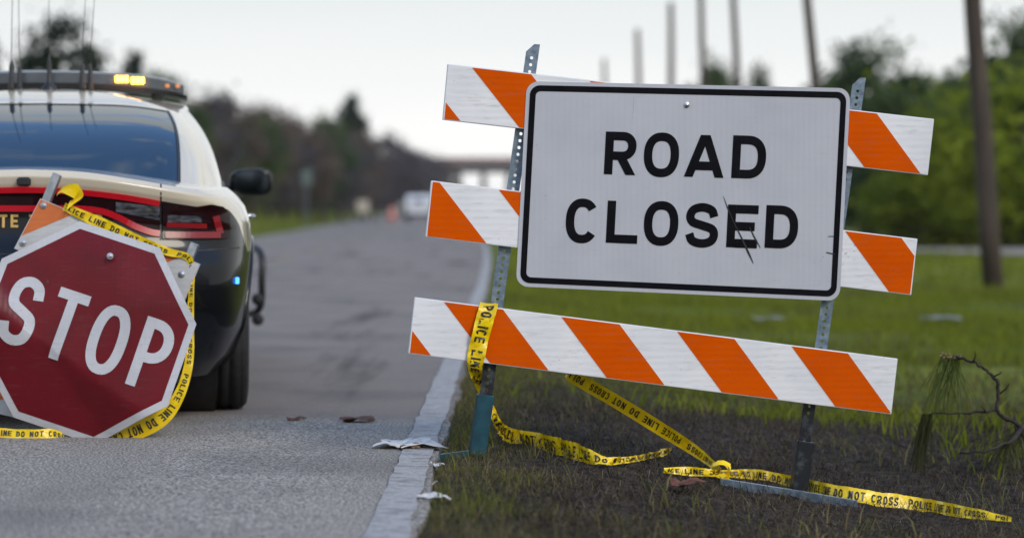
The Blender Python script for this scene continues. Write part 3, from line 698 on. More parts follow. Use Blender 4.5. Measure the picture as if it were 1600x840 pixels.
def sq_post(a, b_, w=.034, mat='zinc'):
    m = MB(); ax = (a - b_); L = ax.length; ax.normalize(); s_ = ax.cross(Vector((0, 1, 0))).normalized(); y_ = s_.cross(ax)
    m.box((a + b_) / 2, (w, w, L), Matrix((s_, y_, ax)).transposed(), bev=.003); return m.build('post', M[mat], fb)
M['alu_post'] = pm('bare_metal_post', (.50, .52, .54), (.32, .34, .36), 30, .35, .8)
sq_post(FL(90, 272, .175), FL(-45, 600, .175), mat='alu_post'); sq_post(FL(305, 380, .175), FL(195, 660, .175), mat='alu_post')

# tape on the broken barricade and behind the stop sign
def SWp(px, py, back): return SM @ SL(px, py, -back)
ribbon('police_tape', 'yellow police tape wound round the broken barricade and down behind the stop sign',
  [(SWp(100, 322, .12), Vector((.4, 0, .9)), .03), (SWp(118, 331, .112), Vector((.42, 0, .9)), .036), (SWp(165, 352, .112), Vector((.42, 0, .9)), .046), (SWp(215, 375, .112), Vector((.42, 0, .9)), .040), (SWp(262, 393, .112), Vector((.42, 0, .9)), .032), (SWp(292, 401, .115), Vector((.7, 0, .7)), .028),
   (SWp(299, 420, .13), Vector((1, .1, .1)), .026), (SWp(299, 455, .13), Vector((1, .1, .05)), .022), (SWp(297, 500, .12), Vector((1, .1, -.1)), .03), (SWp(296, 560, .10), Vector((1, .1, -.3)), .034), (SWp(283, 610, .09), Vector((.9, .1, -.4)), .042), (SWp(258, 648, .09), Vector((.7, .1, -.7)), .060), (SWp(222, 668, .09), Vector((.4, .1, -.9)), .075), (SWp(185, 682, .10), Vector((.2, .1, -1)), .06), (SWp(160, 686, .11), Vector((.2, .1, -1)), .03)],
  .062, txt_u0=.02, curl=.0022, seed=11, th=.5)
ribbon('police_tape', 'crumpled end of yellow police tape lying on asphalt left of the stop sign',
  [(W(-40, 676, 9.35), Vector((0, .4, .9)), .04), (W(0, 676, 9.34), Vector((0, .4, .9)), .042), (W(45, 678, 9.32), Vector((0, .4, .9)), .038), (W(80, 677, 9.34), Vector((0, .3, .9)), .04), (W(100, 682, 9.38), Vector((0, .3, .9)), .03)], .05, txt_u0=.03, curl=.003, seed=4, th=.55)
m = MB(); P0 = SWp(107, 308, .10)         # loose bow of tape at the top of the broken barricade
lo = [(-.045, .0, .012), (-.02, -.02, .03), (.012, -.03, .03), (.035, -.02, .020), (.034, -.01, -.005), (.010, -.015, -.035), (-.008, -.02, -.05)]
wd = [(.004, 0, .008), (.006, .0, .012), (.01, 0, .022), (.008, .0, .028), (.026, 0, .01), (.016, .0, .010), (.012, 0, .006)]
V_ = []
for c, w_ in zip(cat(lo, 5), cat(wd, 5)): V_ += [P0 + Vector(c) - Vector(w_), P0 + Vector(c) + Vector((0, .006, 0)), P0 + Vector(c) + Vector(w_)]
kn_ = len(V_) // 3
m.add([v - P0 for v in V_], [(3 * i + j, 3 * i + j + 1, 3 * i + j + 4, 3 * i + j + 3) for i in range(kn_ - 1) for j in range(2)])
ob = m.build('tape_bow', M['tape'], None, True, P0); tag(ob, 'loose bow of yellow tape tied to top of the broken barricade', 'tape')

# ------------------------------------------------------------------ patrol car (local: x right, y forward from the tail, z up)
CAR_YAW = R(7.4)
car = empty('patrol_car', (-1.95, 9.66, 0), CAR_YAW)
tag(car, 'tan and black patrol car with roof light bar parked on the road', 'car')
# plan outline of the body: (x as a share of the width, y, shift with the tail profile, top height)
OUT = np.array([  # fx, y, tail, front, ztop
 (0.00, 0.00, 1, 0, 1.055), (.28, .004, 1, 0, 1.045), (.54, .03, 1, 0, 1.015), (.76, .09, 1, 0, .985), (.90, .20, .9, 0, .975), (.97, .42, .5, 0, .980), (1.0, .75, .1, 0, .990),
 (1.0, 1.10, 0, 0, .990), (.992, 1.6, 0, 0, .980), (.975, 2.3, 0, 0, .965), (.975, 3.0, 0, 0, .945), (.99, 3.6, 0, 0, .925), (1.0, 4.05, 0, 0, .895), (.985, 4.45, 0, .2, .85), (.93, 4.74, 0, .7, .80), (.75, 4.92, 0, 1, .775), (.40, 5.00, 0, 1, .765), (0.0, 5.03, 0, 1, .765)])
WID = np.array([(.0, .79), (.10, .855), (.25, .905), (.40, .925), (.55, .938), (.70, .945), (.82, .938), (.90, .915), (.96, .880), (1.0, .835)])
TAIL = np.array([(.0, .16), (.10, .08), (.22, .03), (.36, .0), (.50, -.005), (.60, .015), (.68, .055), (.78, .075), (.88, .055), (.93, .025), (.97, .012), (1.0, .035)])
FRNT = np.array([(.0, -.10), (.2, -.02), (.5, 0), (.75, -.02), (1.0, -.12)])
ZB = .20
def body(u, v):                            # u: 0..17 along the outline, v: 0..1 up
    fx, y, a, b_, zt = catat(OUT, u); w_ = .975 * np.interp(v, WID[:, 0], WID[:, 1])
    t_ = np.interp(v, TAIL[:, 0], TAIL[:, 1]); f_ = np.interp(v, FRNT[:, 0], FRNT[:, 1])
    # the tail and flanks are smoothed between the table rows
    return Vector((fx * w_, y + a * t_ + b_ * f_, ZB + v * (zt - ZB)))
def rear(x, z, off=0.0):                   # point on the tail / corner at lateral x, height z
    lo, hi = 0.0, 6.5; s_ = 1 if x >= 0 else -1; x = abs(x)
    for _ in range(40):
        u = (lo + hi) / 2; zt = catat(OUT, u)[4]; v = min(1, max(0, (z - ZB) / (zt - ZB))); p = body(u, v)
        if p.x < x: lo = u
        else: hi = u
    q = body(min(u + .03, 17), v); q0 = body(max(u - .03, 0), v); tg = q - q0; tg.z = 0; tg.normalize(); n = Vector((tg.y, -tg.x, 0))
    if n.y > .2: n = Vector((0, -1, 0))
    r_ = p + n * off; return Vector((s_ * r_.x, r_.y, r_.z))
def vsplit(u):                             # where black gives way to tan
    return .905 if u < 2.0 else .905 + (.90 - .905) * (u - 2.0) if u < 3.0 else (.90 - .24 * sm(4.0, 5.2, u) if u < 12 else .66)
US = np.concatenate([np.arange(0, 7, .1), np.arange(7, 17.01, .125)])
NL, NU = 34, 14
def arch(p): return any((p.y - yc_) ** 2 + (p.z - .36) ** 2 < .405 ** 2 for yc_ in (1.05, 4.10)) and abs(p.x) > .55
for lower in (True, False):
    V_ = []; F_ = []
    rows = NL if lower else NU
    for sgn_ in (1, -1):
        b0 = len(V_)
        for u in US:
            vs_ = vsplit(u)
            for j in range(rows + 1):
                v = vs_ * j / rows if lower else vs_ + (1 - vs_) * j / rows
                p = body(u, v); V_.append(Vector((p.x * sgn_, p.y, p.z)))
        for i in range(len(US) - 1):
            for j in range(rows):
                q = [b0 + i * (rows + 1) + j, b0 + (i + 1) * (rows + 1) + j, b0 + (i + 1) * (rows + 1) + j + 1, b0 + i * (rows + 1) + j + 1]
                c = sum((V_[k_] for k_ in q), Vector()) / 4
                if arch(c): continue
                F_.append(q if sgn_ > 0 else q[::-1])
    make('lower_body' if lower else 'upper_body', V_, F_, M['paint_black'] if lower else M['paint_tan'], car, smooth=True)
# trunk lid and bonnet: from the shoulder line in to the centre line
V_ = []; F_ = []; ND = 14
ZCEN = [(.35, 1.068), (.5, 1.075), (.9, 1.06), (3.6, .99), (4.2, .93), (4.75, .81)]
for sgn_ in (1, -1):
    b0 = len(V_)
    for u in US:
        p = body(u, 1.0); yc_ = .40 + (u / 17) ** 1.0 * 0 + (4.70 - .40) * sm(0, 1, (min(max(p.y, .0), 5.0) / 5.0)) if False else .40 + (4.70 - .40) * min(1, max(0, (p.y - .03) / 4.88))
        zc_ = np.interp(yc_, [a for a, _ in ZCEN], [b_ for _, b_ in ZCEN])
        for j in range(ND + 1):
            a = j / ND; s_ = 1 - (1 - a) ** 2
            V_.append(Vector((sgn_ * p.x * (1 - a), p.y + (yc_ - p.y) * a, p.z + (zc_ - p.z) * s_)))
    for i in range(len(US) - 1):
        for j in range(ND):
            q = [b0 + i * (ND + 1) + j, b0 + (i + 1) * (ND + 1) + j, b0 + (i + 1) * (ND + 1) + j + 1, b0 + i * (ND + 1) + j + 1]
            F_.append(q if sgn_ > 0 else q[::-1])
make('deck', V_, F_, M['paint_tan'], car, smooth=True)
# greenhouse
GB = np.array([(0, .42, 1.055), (.40, .425, 1.050), (.615, .46, 1.035), (.735, .62, 1.005), (.80, 1.0, .975), (.825, 1.6, .965), (.825, 2.3, .95), (.81, 3.0, .94), (.76, 3.35, .94), (.60, 3.66, .96), (.3, 3.80, .98), (0, 3.84, .985)])
GT = np.array([(0, 1.40, 1.385), (.35, 1.385, 1.378), (.555, 1.35, 1.350), (.603, 1.43, 1.340), (.622, 1.70, 1.372), (.63, 1.95, 1.395), (.63, 2.2, 1.40), (.62, 2.42, 1.398), (.59, 2.56, 1.395), (.5, 2.66, 1.405), (.25, 2.74, 1.43), (0, 2.76, 1.44)])
def gh(u, v):
    a = catat(GB, u); b_ = catat(GT, u); p = a + (b_ - a) * v; q = math.sin(math.pi * v)
    p[2] += .040 * q; p[0] *= 1 + .028 * q
    return Vector(p)
def gh_patch(name, mat, u0, u1, v0, v1, nu=16, nv=12, inset=0.0, both=True, single=None, parent=car):
    V_ = []; F_ = []
    for sgn_ in ((1, -1) if single is None else (single,)):
        b0 = len(V_)
        for i in range(nu + 1):
            for j in range(nv + 1):
                u = u0 + (u1 - u0) * i / nu; v = v0 + (v1 - v0) * j / nv; p = gh(u, v)
                n = Vector((p.x * .6, (p.y - 2.1) * .35, .6)).normalized(); p = p - n * inset
                V_.append(Vector((p.x * sgn_, p.y, p.z)))
        for i in range(nu):
            for j in range(nv):
                q = [b0 + i * (nv + 1) + j, b0 + (i + 1) * (nv + 1) + j, b0 + (i + 1) * (nv + 1) + j + 1, b0 + i * (nv + 1) + j + 1]; F_.append(q if sgn_ > 0 else q[::-1])
    return make(name, V_, F_, mat, parent, smooth=True)
gh_patch('rear_window', M['glass'], 0, 1.94, -.10, .96, inset=.004)
for s_ in (1, -1): gh_patch('rear_window_seal', M['trim'], 1.94, 2.02, -.10, 1, nu=2, single=s_)
gh_patch('roof_header', M['paint_tan'], 0, 2.0, .955, 1.0, nv=3)
for s_ in (1, -1): gh_patch('rear_pillar', M['paint_tan'], 2.02, 4.1, -.16, 1.0, nu=28, nv=14, single=s_)
for s_ in (1, -1):
    gh_patch('side_window', M['glass'], 4.1, 8.0, .10, .93, nu=24, inset=.008, single=s_)
for s_ in (1, -1):
    gh_patch('window_trim', M['trim'], 4.1, 8.0, -.16, .10, nu=24, nv=2, single=s_); gh_patch('roof_rail', M['paint_tan'], 4.1, 8.0, .93, 1.0, nu=24, nv=2, single=s_)
for s_ in (1, -1): gh_patch('front_pillar', M['paint_tan'], 8.0, 8.7, -.1, 1.0, nu=6, single=s_)
gh_patch('windscreen', M['glass'], 8.7, 11, 0, 1.0, nu=16, inset=.004)
V_ = []; F_ = []; us = np.linspace(0, 11, 78)
for sgn_ in (1, -1):
    b0 = len(V_)
    for u in us:
        p = gh(u, 1.0); yc_ = 1.82 + (2.55 - 1.82) * min(1, max(0, (p.y - 1.36) / 1.40))
        for j in range(9):
            a = j / 8; V_.append(Vector((sgn_ * p.x * (1 - a), p.y + (yc_ - p.y) * a, p.z + (1.462 - p.z) * (1 - (1 - a) ** 2))))
    for i in range(len(us) - 1):
        for j in range(8):
            q = [b0 + i * 9 + j, b0 + (i + 1) * 9 + j, b0 + (i + 1) * 9 + j + 1, b0 + i * 9 + j + 1]; F_.append(q if sgn_ > 0 else q[::-1])
make('roof', V_, F_, M['paint_tan'], car, smooth=True)
# underbody
m = MB(); m.box((0, 2.5, .33), (1.30, 4.5, .30)); m.build('underbody', M['trim'], car)
# strips and lamps drawn on the tail
def on_tail(name, path, w_, mat, off=.006, sub=.02, parent=car, edge=True):
    path = [np.array(p) for p in path]; fine = []
    for i in range(len(path) - 1):
        k_ = max(1, int(np.linalg.norm(path[i + 1] - path[i]) / sub))
        fine += [path[i] + (path[i + 1] - path[i]) * j / k_ for j in range(k_)]
    fine.append(path[-1]); m = MB()
    for f in stroke(fine, w_):
        m.add([rear(p[0], p[1], off) for p in f], [(0, 1, 2, 3)])
        if edge: m.add([rear(f[0][0], f[0][1], off), rear(f[1][0], f[1][1], off), rear(f[1][0], f[1][1], 0), rear(f[0][0], f[0][1], 0)], [(0, 1, 2, 3)]); m.add([rear(f[3][0], f[3][1], off), rear(f[2][0], f[2][1], off), rear(f[2][0], f[2][1], 0), rear(f[3][0], f[3][1], 0)], [(3, 2, 1, 0)])
    return m.build(name, mat, parent, True)
def tail_patch(name, poly_top, poly_bot, mat, off, n=24, rows=6, parent=car):    # between two x->z curves
    V_ = []; F_ = []; xs = np.linspace(poly_top[0][0], poly_top[-1][0], n + 1)
    for x_ in xs:
        a = np.interp(x_, [p[0] for p in poly_top], [p[1] for p in poly_top]); b_ = np.interp(x_, [p[0] for p in poly_bot], [p[1] for p in poly_bot])
        for j in range(rows + 1): V_.append(rear(x_, b_ + (a - b_) * j / rows, off))
    for i in range(n):
        for j in range(rows): F_.append((i * (rows + 1) + j, (i + 1) * (rows + 1) + j, (i + 1) * (rows + 1) + j + 1, i * (rows + 1) + j + 1))
    return make(name, V_, F_, mat, parent, smooth=True)
UP = lambda x_: .972 - .19 * x_ * x_
tail_patch('lamp_panel', [(x_, UP(x_) - .006) for x_ in np.linspace(-.535, .535, 15)], [(-.535, .80), (-.44, .828), (-.30, .888), (0, .90), (.30, .888), (.44, .828), (.535, .80)], M['lens_dark'], .003, n=60, rows=6)
top = [(x_, UP(x_)) for x_ in np.linspace(-.535, .535, 25)]
on_tail('light_strip', top, .023, M['lamp_lit'], .008)
LOWP = [(.0, .898), (.20, .898), (.30, .888), (.37, .862), (.44, .825), (.50, .803), (.535, .797)]
low = [(-a, b_) for a, b_ in LOWP[:0:-1]] + LOWP; low = [tuple(p) for p in cat(low, 4)]
on_tail('light_strip', low, .025, M['lamp_lit'], .008)
for s_ in (1, -1):
    pt_ = [(.36, .925), (.535, .905)]; pb_ = [(.36, .885), (.535, .850)]
    if s_ < 0: pt_ = [(-a, b_) for a, b_ in pt_[::-1]]; pb_ = [(-a, b_) for a, b_ in pb_[::-1]]
    tail_patch('reverse_lamp', pt_, pb_, M['lamp_clear'], .006)
    pt_ = [(.545, .925), (.68, .905), (.74, .915), (.79, .905), (.815, .875)]; pb_ = [(.545, .775), (.7, .772), (.815, .775)]
    def fl(P): return P if s_ > 0 else [(-a, b_) for a, b_ in P[::-1]]
    tl = tail_patch('tail_lamp', fl(pt_), fl(pb_), M['lens_dark'], .008, n=30, rows=10)
    tail_patch('reflector', fl([(.565, .872), (.70, .866)]), fl([(.565, .842), (.70, .842)]), M['lamp_clear'], .011, parent=tl)
    on_tail('lamp_bar', fl([(.56, .832), (.72, .826)]), .020, M['lamp_dim'], .013, parent=tl)
    on_tail('lamp_bar', fl([(.555, .792), (.775, .790)]), .026, M['lamp_dim'], .013, parent=tl)
    on_tail('lamp_bar', fl([(.757, .868), (.775, .795)]), .026, M['lamp_dim'], .012, parent=tl)
    on_tail('panel_gap', [(s_ * .541, 1.005), (s_ * .541, .90), (s_ * .538, .77)], .006, M['trim'], .0012, edge=False)
on_tail('panel_gap', [(-.86, .735), (-.5, .72), (0, .715), (.5, .72), (.86, .735)], .006, M['trim'], .0012, edge=False)
tail_patch('bumper_valance', [(-.62, .40), (.62, .40)], [(-.66, .24), (.66, .24)], M['trim'], .004)
_, adv = text_strip('STATE TROOPER', .052, .58, .26, .2); x = -adv / 2 + .045
for ch in 'STATE TROOPER':
    if ch == ' ': x += .052 * .55; continue
    m = MB()
    for i, q in enumerate(glyph(ch, .052 * .58, .052, .0104)):
        for f in q: m.add([rear(p[0] + x, p[1] + .822, .005 + .0003 * i) for p in f], [(0, 1, 2, 3)])
    m.build('letter', M['gold'], car); x += .052 * .84
m = MB(); pc = rear(0, 1.005, 0); m.box(pc + Vector((0, -.010, 0)), (.055, .03, .036), bev=.008); m.build('rear_camera', M['trim'], car)
m = MB(); pc = rear(0, .60, .006); m.box(pc, (.31, .008, .16), bev=.002); m.build('licence_plate', M['white_paint'], car)
m = MB(); pc = rear(.845, .60, .006); m.box(pc, (.016, .016, .028), bev=.003); m.build('marker_light', M['blue_led'], car)
for s_ in (1, -1):
    m = MB(); m.lathe([(.048, -.14), (.048, .02), (.042, .03), (.040, .0), (.001, .0)], (s_ * .56, .17, .23), (0, -1, 0), 16); m.build('exhaust_tip', M['chrome'], car, True)
# wheels
def wheel(x_, y_):
    s_ = 1 if x_ > 0 else -1; wd_ = .25; r_ = .362; e = empty('wheel', (x_, y_, r_), parent=car)
    m = MB(); h = wd_ / 2
    prof = [(.235, -h + .015), (.29, -h), (.335, -h + .008), (.352, -h + .028)]
    for g in (-.072, -.024, .024, .072): prof += [(r_, g - .022), (r_, g - .006 + .012), (r_ - .010, g + .014), (r_ - .010, g + .020)]
    prof += [(.352, h - .028), (.335, h - .008), (.29, h), (.235, h - .015)]
    m.lathe(prof, (0, 0, 0), (1, 0, 0), 40); m.build('tyre', M['rubber'], e, True)
    m = MB(); m.lathe([(.238, -h + .02), (.225, h - .05), (.20, h - .06), (.10, h - .03), (.05, h - .02), (.001, h - .02)], (0, 0, 0), (s_, 0, 0), 30)
    for k_ in range(5):
        a = 2 * math.pi * k_ / 5; c = Vector((s_ * (h - .045), .135 * math.cos(a), .135 * math.sin(a)))
        m.box(c, (.03, .20, .055), Matrix.Rotation(a, 3, 'X'), bev=.006)
    m.build('rim', M['rim'], e, True)
    return e
for x_ in (.785, -.785):
    wheel(x_, 1.05); wheel(x_, 4.10)
for s_ in (1, -1):                          # rolled wheel-arch lips
    for yc_ in (1.05, 4.10):
        pts = []
        for a in np.linspace(-18, 198, 30):
            y_ = yc_ + .408 * math.cos(R(a)); z_ = .36 + .408 * math.sin(R(a))
            lo_, hi_ = 5.0, 15.0
            for _ in range(30):
                u = (lo_ + hi_) / 2
                if body(u, .4).y < y_: lo_ = u
                else: hi_ = u
            zt = catat(OUT, u)[4]; p = body(u, max(0, (z_ - ZB) / (zt - ZB))); pts.append((s_ * (p.x - .002), y_, z_))
        m = MB(); m.tube(pts, .016, 6); m.build('wheel_arch', M['paint_black'], car, True)
        m = MB(); m.lathe([(.40, -.20), (.40, .0)], (s_ * .76, yc_, .36), (s_, 0, 0), 30); m.build('wheel_well', M['trim'], car, True)
# door mirrors, handles
for s_ in (1, -1):
    e = empty('door_mirror', (s_ * .965, 2.93, 1.035), parent=car)
    m = MB(); prof = [(.001, .12), (.55, .11), (.82, .08), (.97, .03), (1.0, -.01), (.95, -.034), (.80, -.036)]
    V_ = []; n_ = 28; F_ = []
    for r_, h in prof:
        for j in range(n_):
            a = 2 * math.pi * j / n_; c, q = math.cos(a), math.sin(a); V_.append((r_ * .112 * math.copysign(abs(c) ** .62, c), h, r_ * .070 * math.copysign(abs(q) ** .62, q) * (1 + .10 * c * s_)))
    F_ = [(i * n_ + j, i * n_ + (j + 1) % n_, (i + 1) * n_ + (j + 1) % n_, (i + 1) * n_ + j) for i in range(len(prof) - 1) for j in range(n_)]
    m.add(V_, F_); m.build('mirror_shell', M['paint_black'], e, True)
    m = MB(); m.add([(.80 * .112 * math.copysign(abs(math.cos(a)) ** .62, math.cos(a)), -.037, .80 * .070 * math.copysign(abs(math.sin(a)) ** .62, math.sin(a))) for a in np.linspace(0, 2 * math.pi, 29)[:-1]], [tuple(range(28))]); m.build('mirror_glass', M['mirror'], e)
    m = MB(); m.tube([(-s_ * .09, .02, -.03), (-s_ * .17, .03, -.06)], [.022, .028], 8); m.build('mirror_arm', M['trim'], e, True)
    for y_ in (1.95, 2.95):
        m = MB(); p = Vector((s_ * .925, y_, .86)); m.tube([p + Vector((-s_ * .01, -.10, 0)), p + Vector((s_ * .03, -.07, 0)), p + Vector((s_ * .032, .07, 0)), p + Vector((-s_ * .01, .10, 0))], .012, 8); m.build('door_handle', M['chrome'], car, True)
# bull bar at the nose with side hoops
m = MB()
for s_ in (1, -1):
    m.tube([(s_ * .30, 5.10, .25), (s_ * .30, 5.13, .75)], .03, 10)
    m.tube(cat([(s_ * .30, 5.12, .66), (s_ * .70, 5.06, .68), (s_ * .96, 4.90, .68), (s_ * 1.06, 4.66, .63), (s_ * 1.065, 4.60, .47), (s_ * 1.05, 4.66, .30), (s_ * .93, 4.90, .26), (s_ * .7, 5.06, .26), (s_ * .3, 5.12, .28)], 5), .022, 8)
m.tube([(-.32, 5.13, .72), (.32, 5.13, .72)], .03, 10); m.tube([(-.32, 5.12, .45), (.32, 5.12, .45)], .03, 10)
pb_ = m.build('push_bumper', M['trim'], car, True)
for s_ in (1, -1):
    for z_ in (.36, .24):
        m = MB(); m.lathe([(.001, -.05), (.03, -.045), (.036, -.02), (.036, .03), (.001, .035)], (s_ * 1.04, 4.58, z_), (0, 1, 0), 12); m.build('bumper_pad', M['rubber'], pb_, True)
# roof light bar
lb = empty('light_bar', (0, 2.05, 1.462), parent=car)
def bar_sec(xs, zoff, prof):
    V_ = []; F_ = []; n_ = len(prof)
    for x_ in xs:
        k_ = 1 - .30 * sm(.45, .64, abs(x_)); yb = -.14 * (x_ / .64) ** 2 * 0 + .10 * (abs(x_) / .64) ** 2; dz = -.045 * (abs(x_) / .64) ** 2.4
        for y_, z_ in prof: V_.append((x_, y_ * k_ + yb, z_ * (1 - .25 * sm(.5, .64, abs(x_))) + zoff + dz))
    for i in range(len(xs) - 1):
        for j in range(n_): F_.append((i * n_ + j, i * n_ + (j + 1) % n_, (i + 1) * n_ + (j + 1) % n_, (i + 1) * n_ + j))
    F_ += [tuple(range(n_)), tuple(range((len(xs) - 1) * n_, len(xs) * n_))[::-1]]
    return V_, F_
V_, F_ = bar_sec(np.linspace(-.64, .64, 33), .012, [(-.14, 0), (.14, 0), (.15, .022), (-.15, .022)]); make('bar_base', V_, F_, M['trim'], lb)
V_, F_ = bar_sec(np.linspace(-.625, .625, 33), .035, [(-.145, 0), (.145, 0), (.14, .05), (.10, .062), (-.10, .062), (-.14, .05)]); make('bar_lens', V_, F_, M['bar_lens'], lb, smooth=False)
for x_ in (.33, .405):
    m = MB(); zz = .067 - .045 * (x_ / .64) ** 2.4; yy = -.142 + .10 * (x_ / .64) ** 2 - .012
    for i in range(3): m.box((x_ + (i - 1) * .021, yy, zz - .003), (.018, .014, .030), bev=.003)
    m.build('amber_lamp', M['amber_lit'], lb)
for x_ in (.545, .595):
    m = MB(); m.box((x_, -.142 + .10 * (x_ / .64) ** 2 + .01, .028), (.02, .012, .018), bev=.003); m.build('amber_lamp', M['amber_dim'], lb)
for s_ in (1, -1):
    m = MB(); m.box((s_ * .50, .02, -.008), (.06, .16, .05), bev=.006); m.build('bar_foot', M['trim'], lb)
# roof aerials
for x_, y_, h, kind, lean in ((.0, 1.72, .46, 1, 0), (-.17, 1.66, .62, 0, .01), (-.145, 1.84, .62, 0, -.005), (.155, 1.66, .50, 0, .02), (.185, 1.84, .52, 0, .025)):
    m = MB(); zr = 1.452
    if kind: m.lathe([(.040, 0), (.038, .012), (.020, .03), (.012, .045), (.011, .12), (.006, .15), (.0015, .17)], (x_, y_, zr), (0, 0, 1), 12)
    else: m.lathe([(.016, 0), (.016, .02), (.012, .035), (.011, .11), (.006, .125), (.0015, .14)], (x_, y_, zr), (0, 0, 1), 10)
    m.tube([(x_, y_, zr + .13), (x_ + lean, y_, zr + h)], [.0020, .0012], 5); m.build('aerial', M['trim'], car, True)

# ------------------------------------------------------------------ plants
rng = np.random.default_rng(7)
def tint_attr(me, vals):
    a = me.attributes.new('tint', 'FLOAT', 'POINT'); a.data.foreach_set('value', np.asarray(vals, np.float32))
def np_mesh(name, V, F, mat, tint=None):
    me = bpy.data.meshes.new(name); nf, k = F.shape
    me.vertices.add(len(V)); me.vertices.foreach_set('co', V.astype(np.float32).ravel())
    me.loops.add(nf * k); me.loops.foreach_set('vertex_index', F.astype(np.int32).ravel())
    me.polygons.add(nf); me.polygons.foreach_set('loop_start', np.arange(0, nf * k, k, dtype=np.int32)); me.polygons.foreach_set('loop_total', np.full(nf, k, np.int32))
    for m in (mat if isinstance(mat, list) else [mat]): me.materials.append(m)
    if tint is not None: tint_attr(me, tint)
    me.update(calc_edges=True); return me
def link(name, me, parent=None, loc=None):
    o = bpy.data.objects.new(name, me); COL.objects.link(o); o.parent = parent
    if loc is not None: o.location = loc
    return o
def blades(P, h, w, lean, curl=.5):           # P (n,3); three-segment blades
    n = len(P); a = rng.uniform(0, 2 * np.pi, n); d = np.stack([np.cos(a), np.sin(a), np.zeros(n)], 1); b_ = rng.uniform(0, 2 * np.pi, n); s_ = np.stack([np.cos(b_), np.sin(b_), np.zeros(n)], 1)
    up = np.array([0, 0, 1.0]); h = h[:, None]; w = w[:, None]; L_ = lean[:, None]
    p0 = P; p1 = P + up * h * .5 * np.cos(L_ * .6) + d * h * .5 * np.sin(L_ * .6)
    p2 = p1 + up * h * .5 * np.cos(L_ * (1 + curl)) + d * h * .5 * np.sin(L_ * (1 + curl))
    V = np.stack([p0 - s_ * w / 2, p0 + s_ * w / 2, p1 + s_ * w * .42, p1 - s_ * w * .42, p2 + s_ * w * .1, p2 - s_ * w * .1], 1).reshape(-1, 3)
    i = np.arange(n)[:, None] * 6; F = np.concatenate([i + np.array([[0, 1, 2, 3]]), i + np.array([[3, 2, 4, 5]])], 0); return V, F
def scatter(n, x0, x1, y0, y1, keep):
    X = rng.uniform(x0, x1, n); Y = rng.uniform(y0, y1, n); out = []
    for x_, y_ in zip(X, Y):
        k_ = keep(x_, y_)
        if rng.random() < k_: out.append((x_ + bend(y_), y_, gz(x_ + bend(y_), y_) - .004))
    return np.array(out)
def patch(name, label, n, x0, x1, y0, y1, keep, hr, wr, lr, mat):
    P = scatter(n, x0, x1, y0, y1, keep); k_ = len(P); V, F = blades(P, rng.uniform(*hr, k_) * rng.uniform(.45, 1, k_) * (1 + .6 * (rng.random(k_) > .93)), rng.uniform(*wr, k_), rng.uniform(*lr, k_))
    pn = np.array([nz(p[0], p[1], .9, 21) for p in P]); tv = np.clip(rng.uniform(0, 1, k_) * .8 + .25 * pn + .1, 0, 1)
    o = link(name, np_mesh(name, V, F, mat, np.repeat(tv, 6))); stuff(o, label, 'grass'); return o
inview = lambda x_, y_: 1.0 if abs(x_) < y_ * .235 + .5 else 0.0
def k_dead(x_, y_):
    if not inview(x_, y_): return 0
    return sm(EDGE + .12, EDGE + .5, x_) * (1 - .85 * sm(12.2, 14.5, y_ + nz(x_, y_, .5) * 1.5)) * (.55 + .45 * sm(-.2, .3, nz(x_, y_, 1.6, 4)))
patch('dead_grass', 'matted dead brown grass on the churned soil below the barricade', 150000, EDGE + .1, 3.8, 5.6, 14.5, k_dead, (.02, .075), (.0015, .0035), (.5, 1.5), M['grass_dead'])
def k_dull(x_, y_):
    if not inview(x_, y_): return 0
    e = 1 - sm(.0, .45, x_ - EDGE - .1 + .35 * nz(x_, y_, 1.2)); f = (1 - sm(7.4, 8.4, y_ + .8 * nz(x_, y_, 1.1, 8)))
    g_ = sm(1.55, 2.1, x_ + .3 * nz(x_, y_, 1.0, 3)) * (1 - sm(8.6, 9.2, y_))
    return max(e * (.9 if y_ < 16 else .3), .55 * f, .8 * g_, .05)
patch('verge_grass', 'short dull olive grass along the road edge and foreground', 62000, EDGE + .11, 3.2, 5.6, 16, k_dull, (.03, .085), (.002, .0045), (.2, 1.1), M['grass_dull'])
def k_tuft(x_, y_):
    if not inview(x_, y_): return 0
    e = 1 - sm(.0, .30, x_ - EDGE - .1 + .3 * nz(x_, y_, 1.7, 30)); g_ = sm(1.5, 2.2, x_) * (1 - sm(8.5, 9.3, y_)); return max(e * .7 * sm(-.15, .25, nz(x_, y_, 3, 12)), g_ * .55, .02)
patch('green_tufts', 'sparse fresh green grass tufts at road edge and near right', 22000, EDGE + .11, 3.2, 5.6, 13, k_tuft, (.04, .11), (.002, .004), (.1, .8), M['grass_green'])
def k_green(x_, y_):
    if not inview(x_, y_): return 0
    e = sm(10.2, 14.0, y_ + 1.8 * nz(x_, y_, .7) + 1.2 * nz(x_, y_, 2.1, 6) + 2.4 * sm(1.3, 2.4, x_)); return e * e * (.10 + .90 * sm(-.22, .18, nz(x_ * .45, y_, .8, 4)))
patch('green_grass', 'green grass field beyond the barricade', 110000, EDGE + .14, 7.5, 9.4, 34, k_green, (.05, .16), (.006, .012), (.1, .8), M['grass_green'])
def k_olive(x_, y_):
    if not inview(x_, y_): return 0
    return sm(10.5, 13.0, y_ + 1.6 * nz(x_, y_, .6, 2) + 1.0 * sm(1.2, 2.4, x_)) * sm(-.15, .25, nz(x_, y_, .9, 61))
patch('olive_grass', 'dull olive and brownish grass patches in the field behind barricade', 40000, EDGE + .14, 7.5, 10, 34, k_olive, (.05, .15), (.005, .011), (.2, .9), M['grass_dull'])
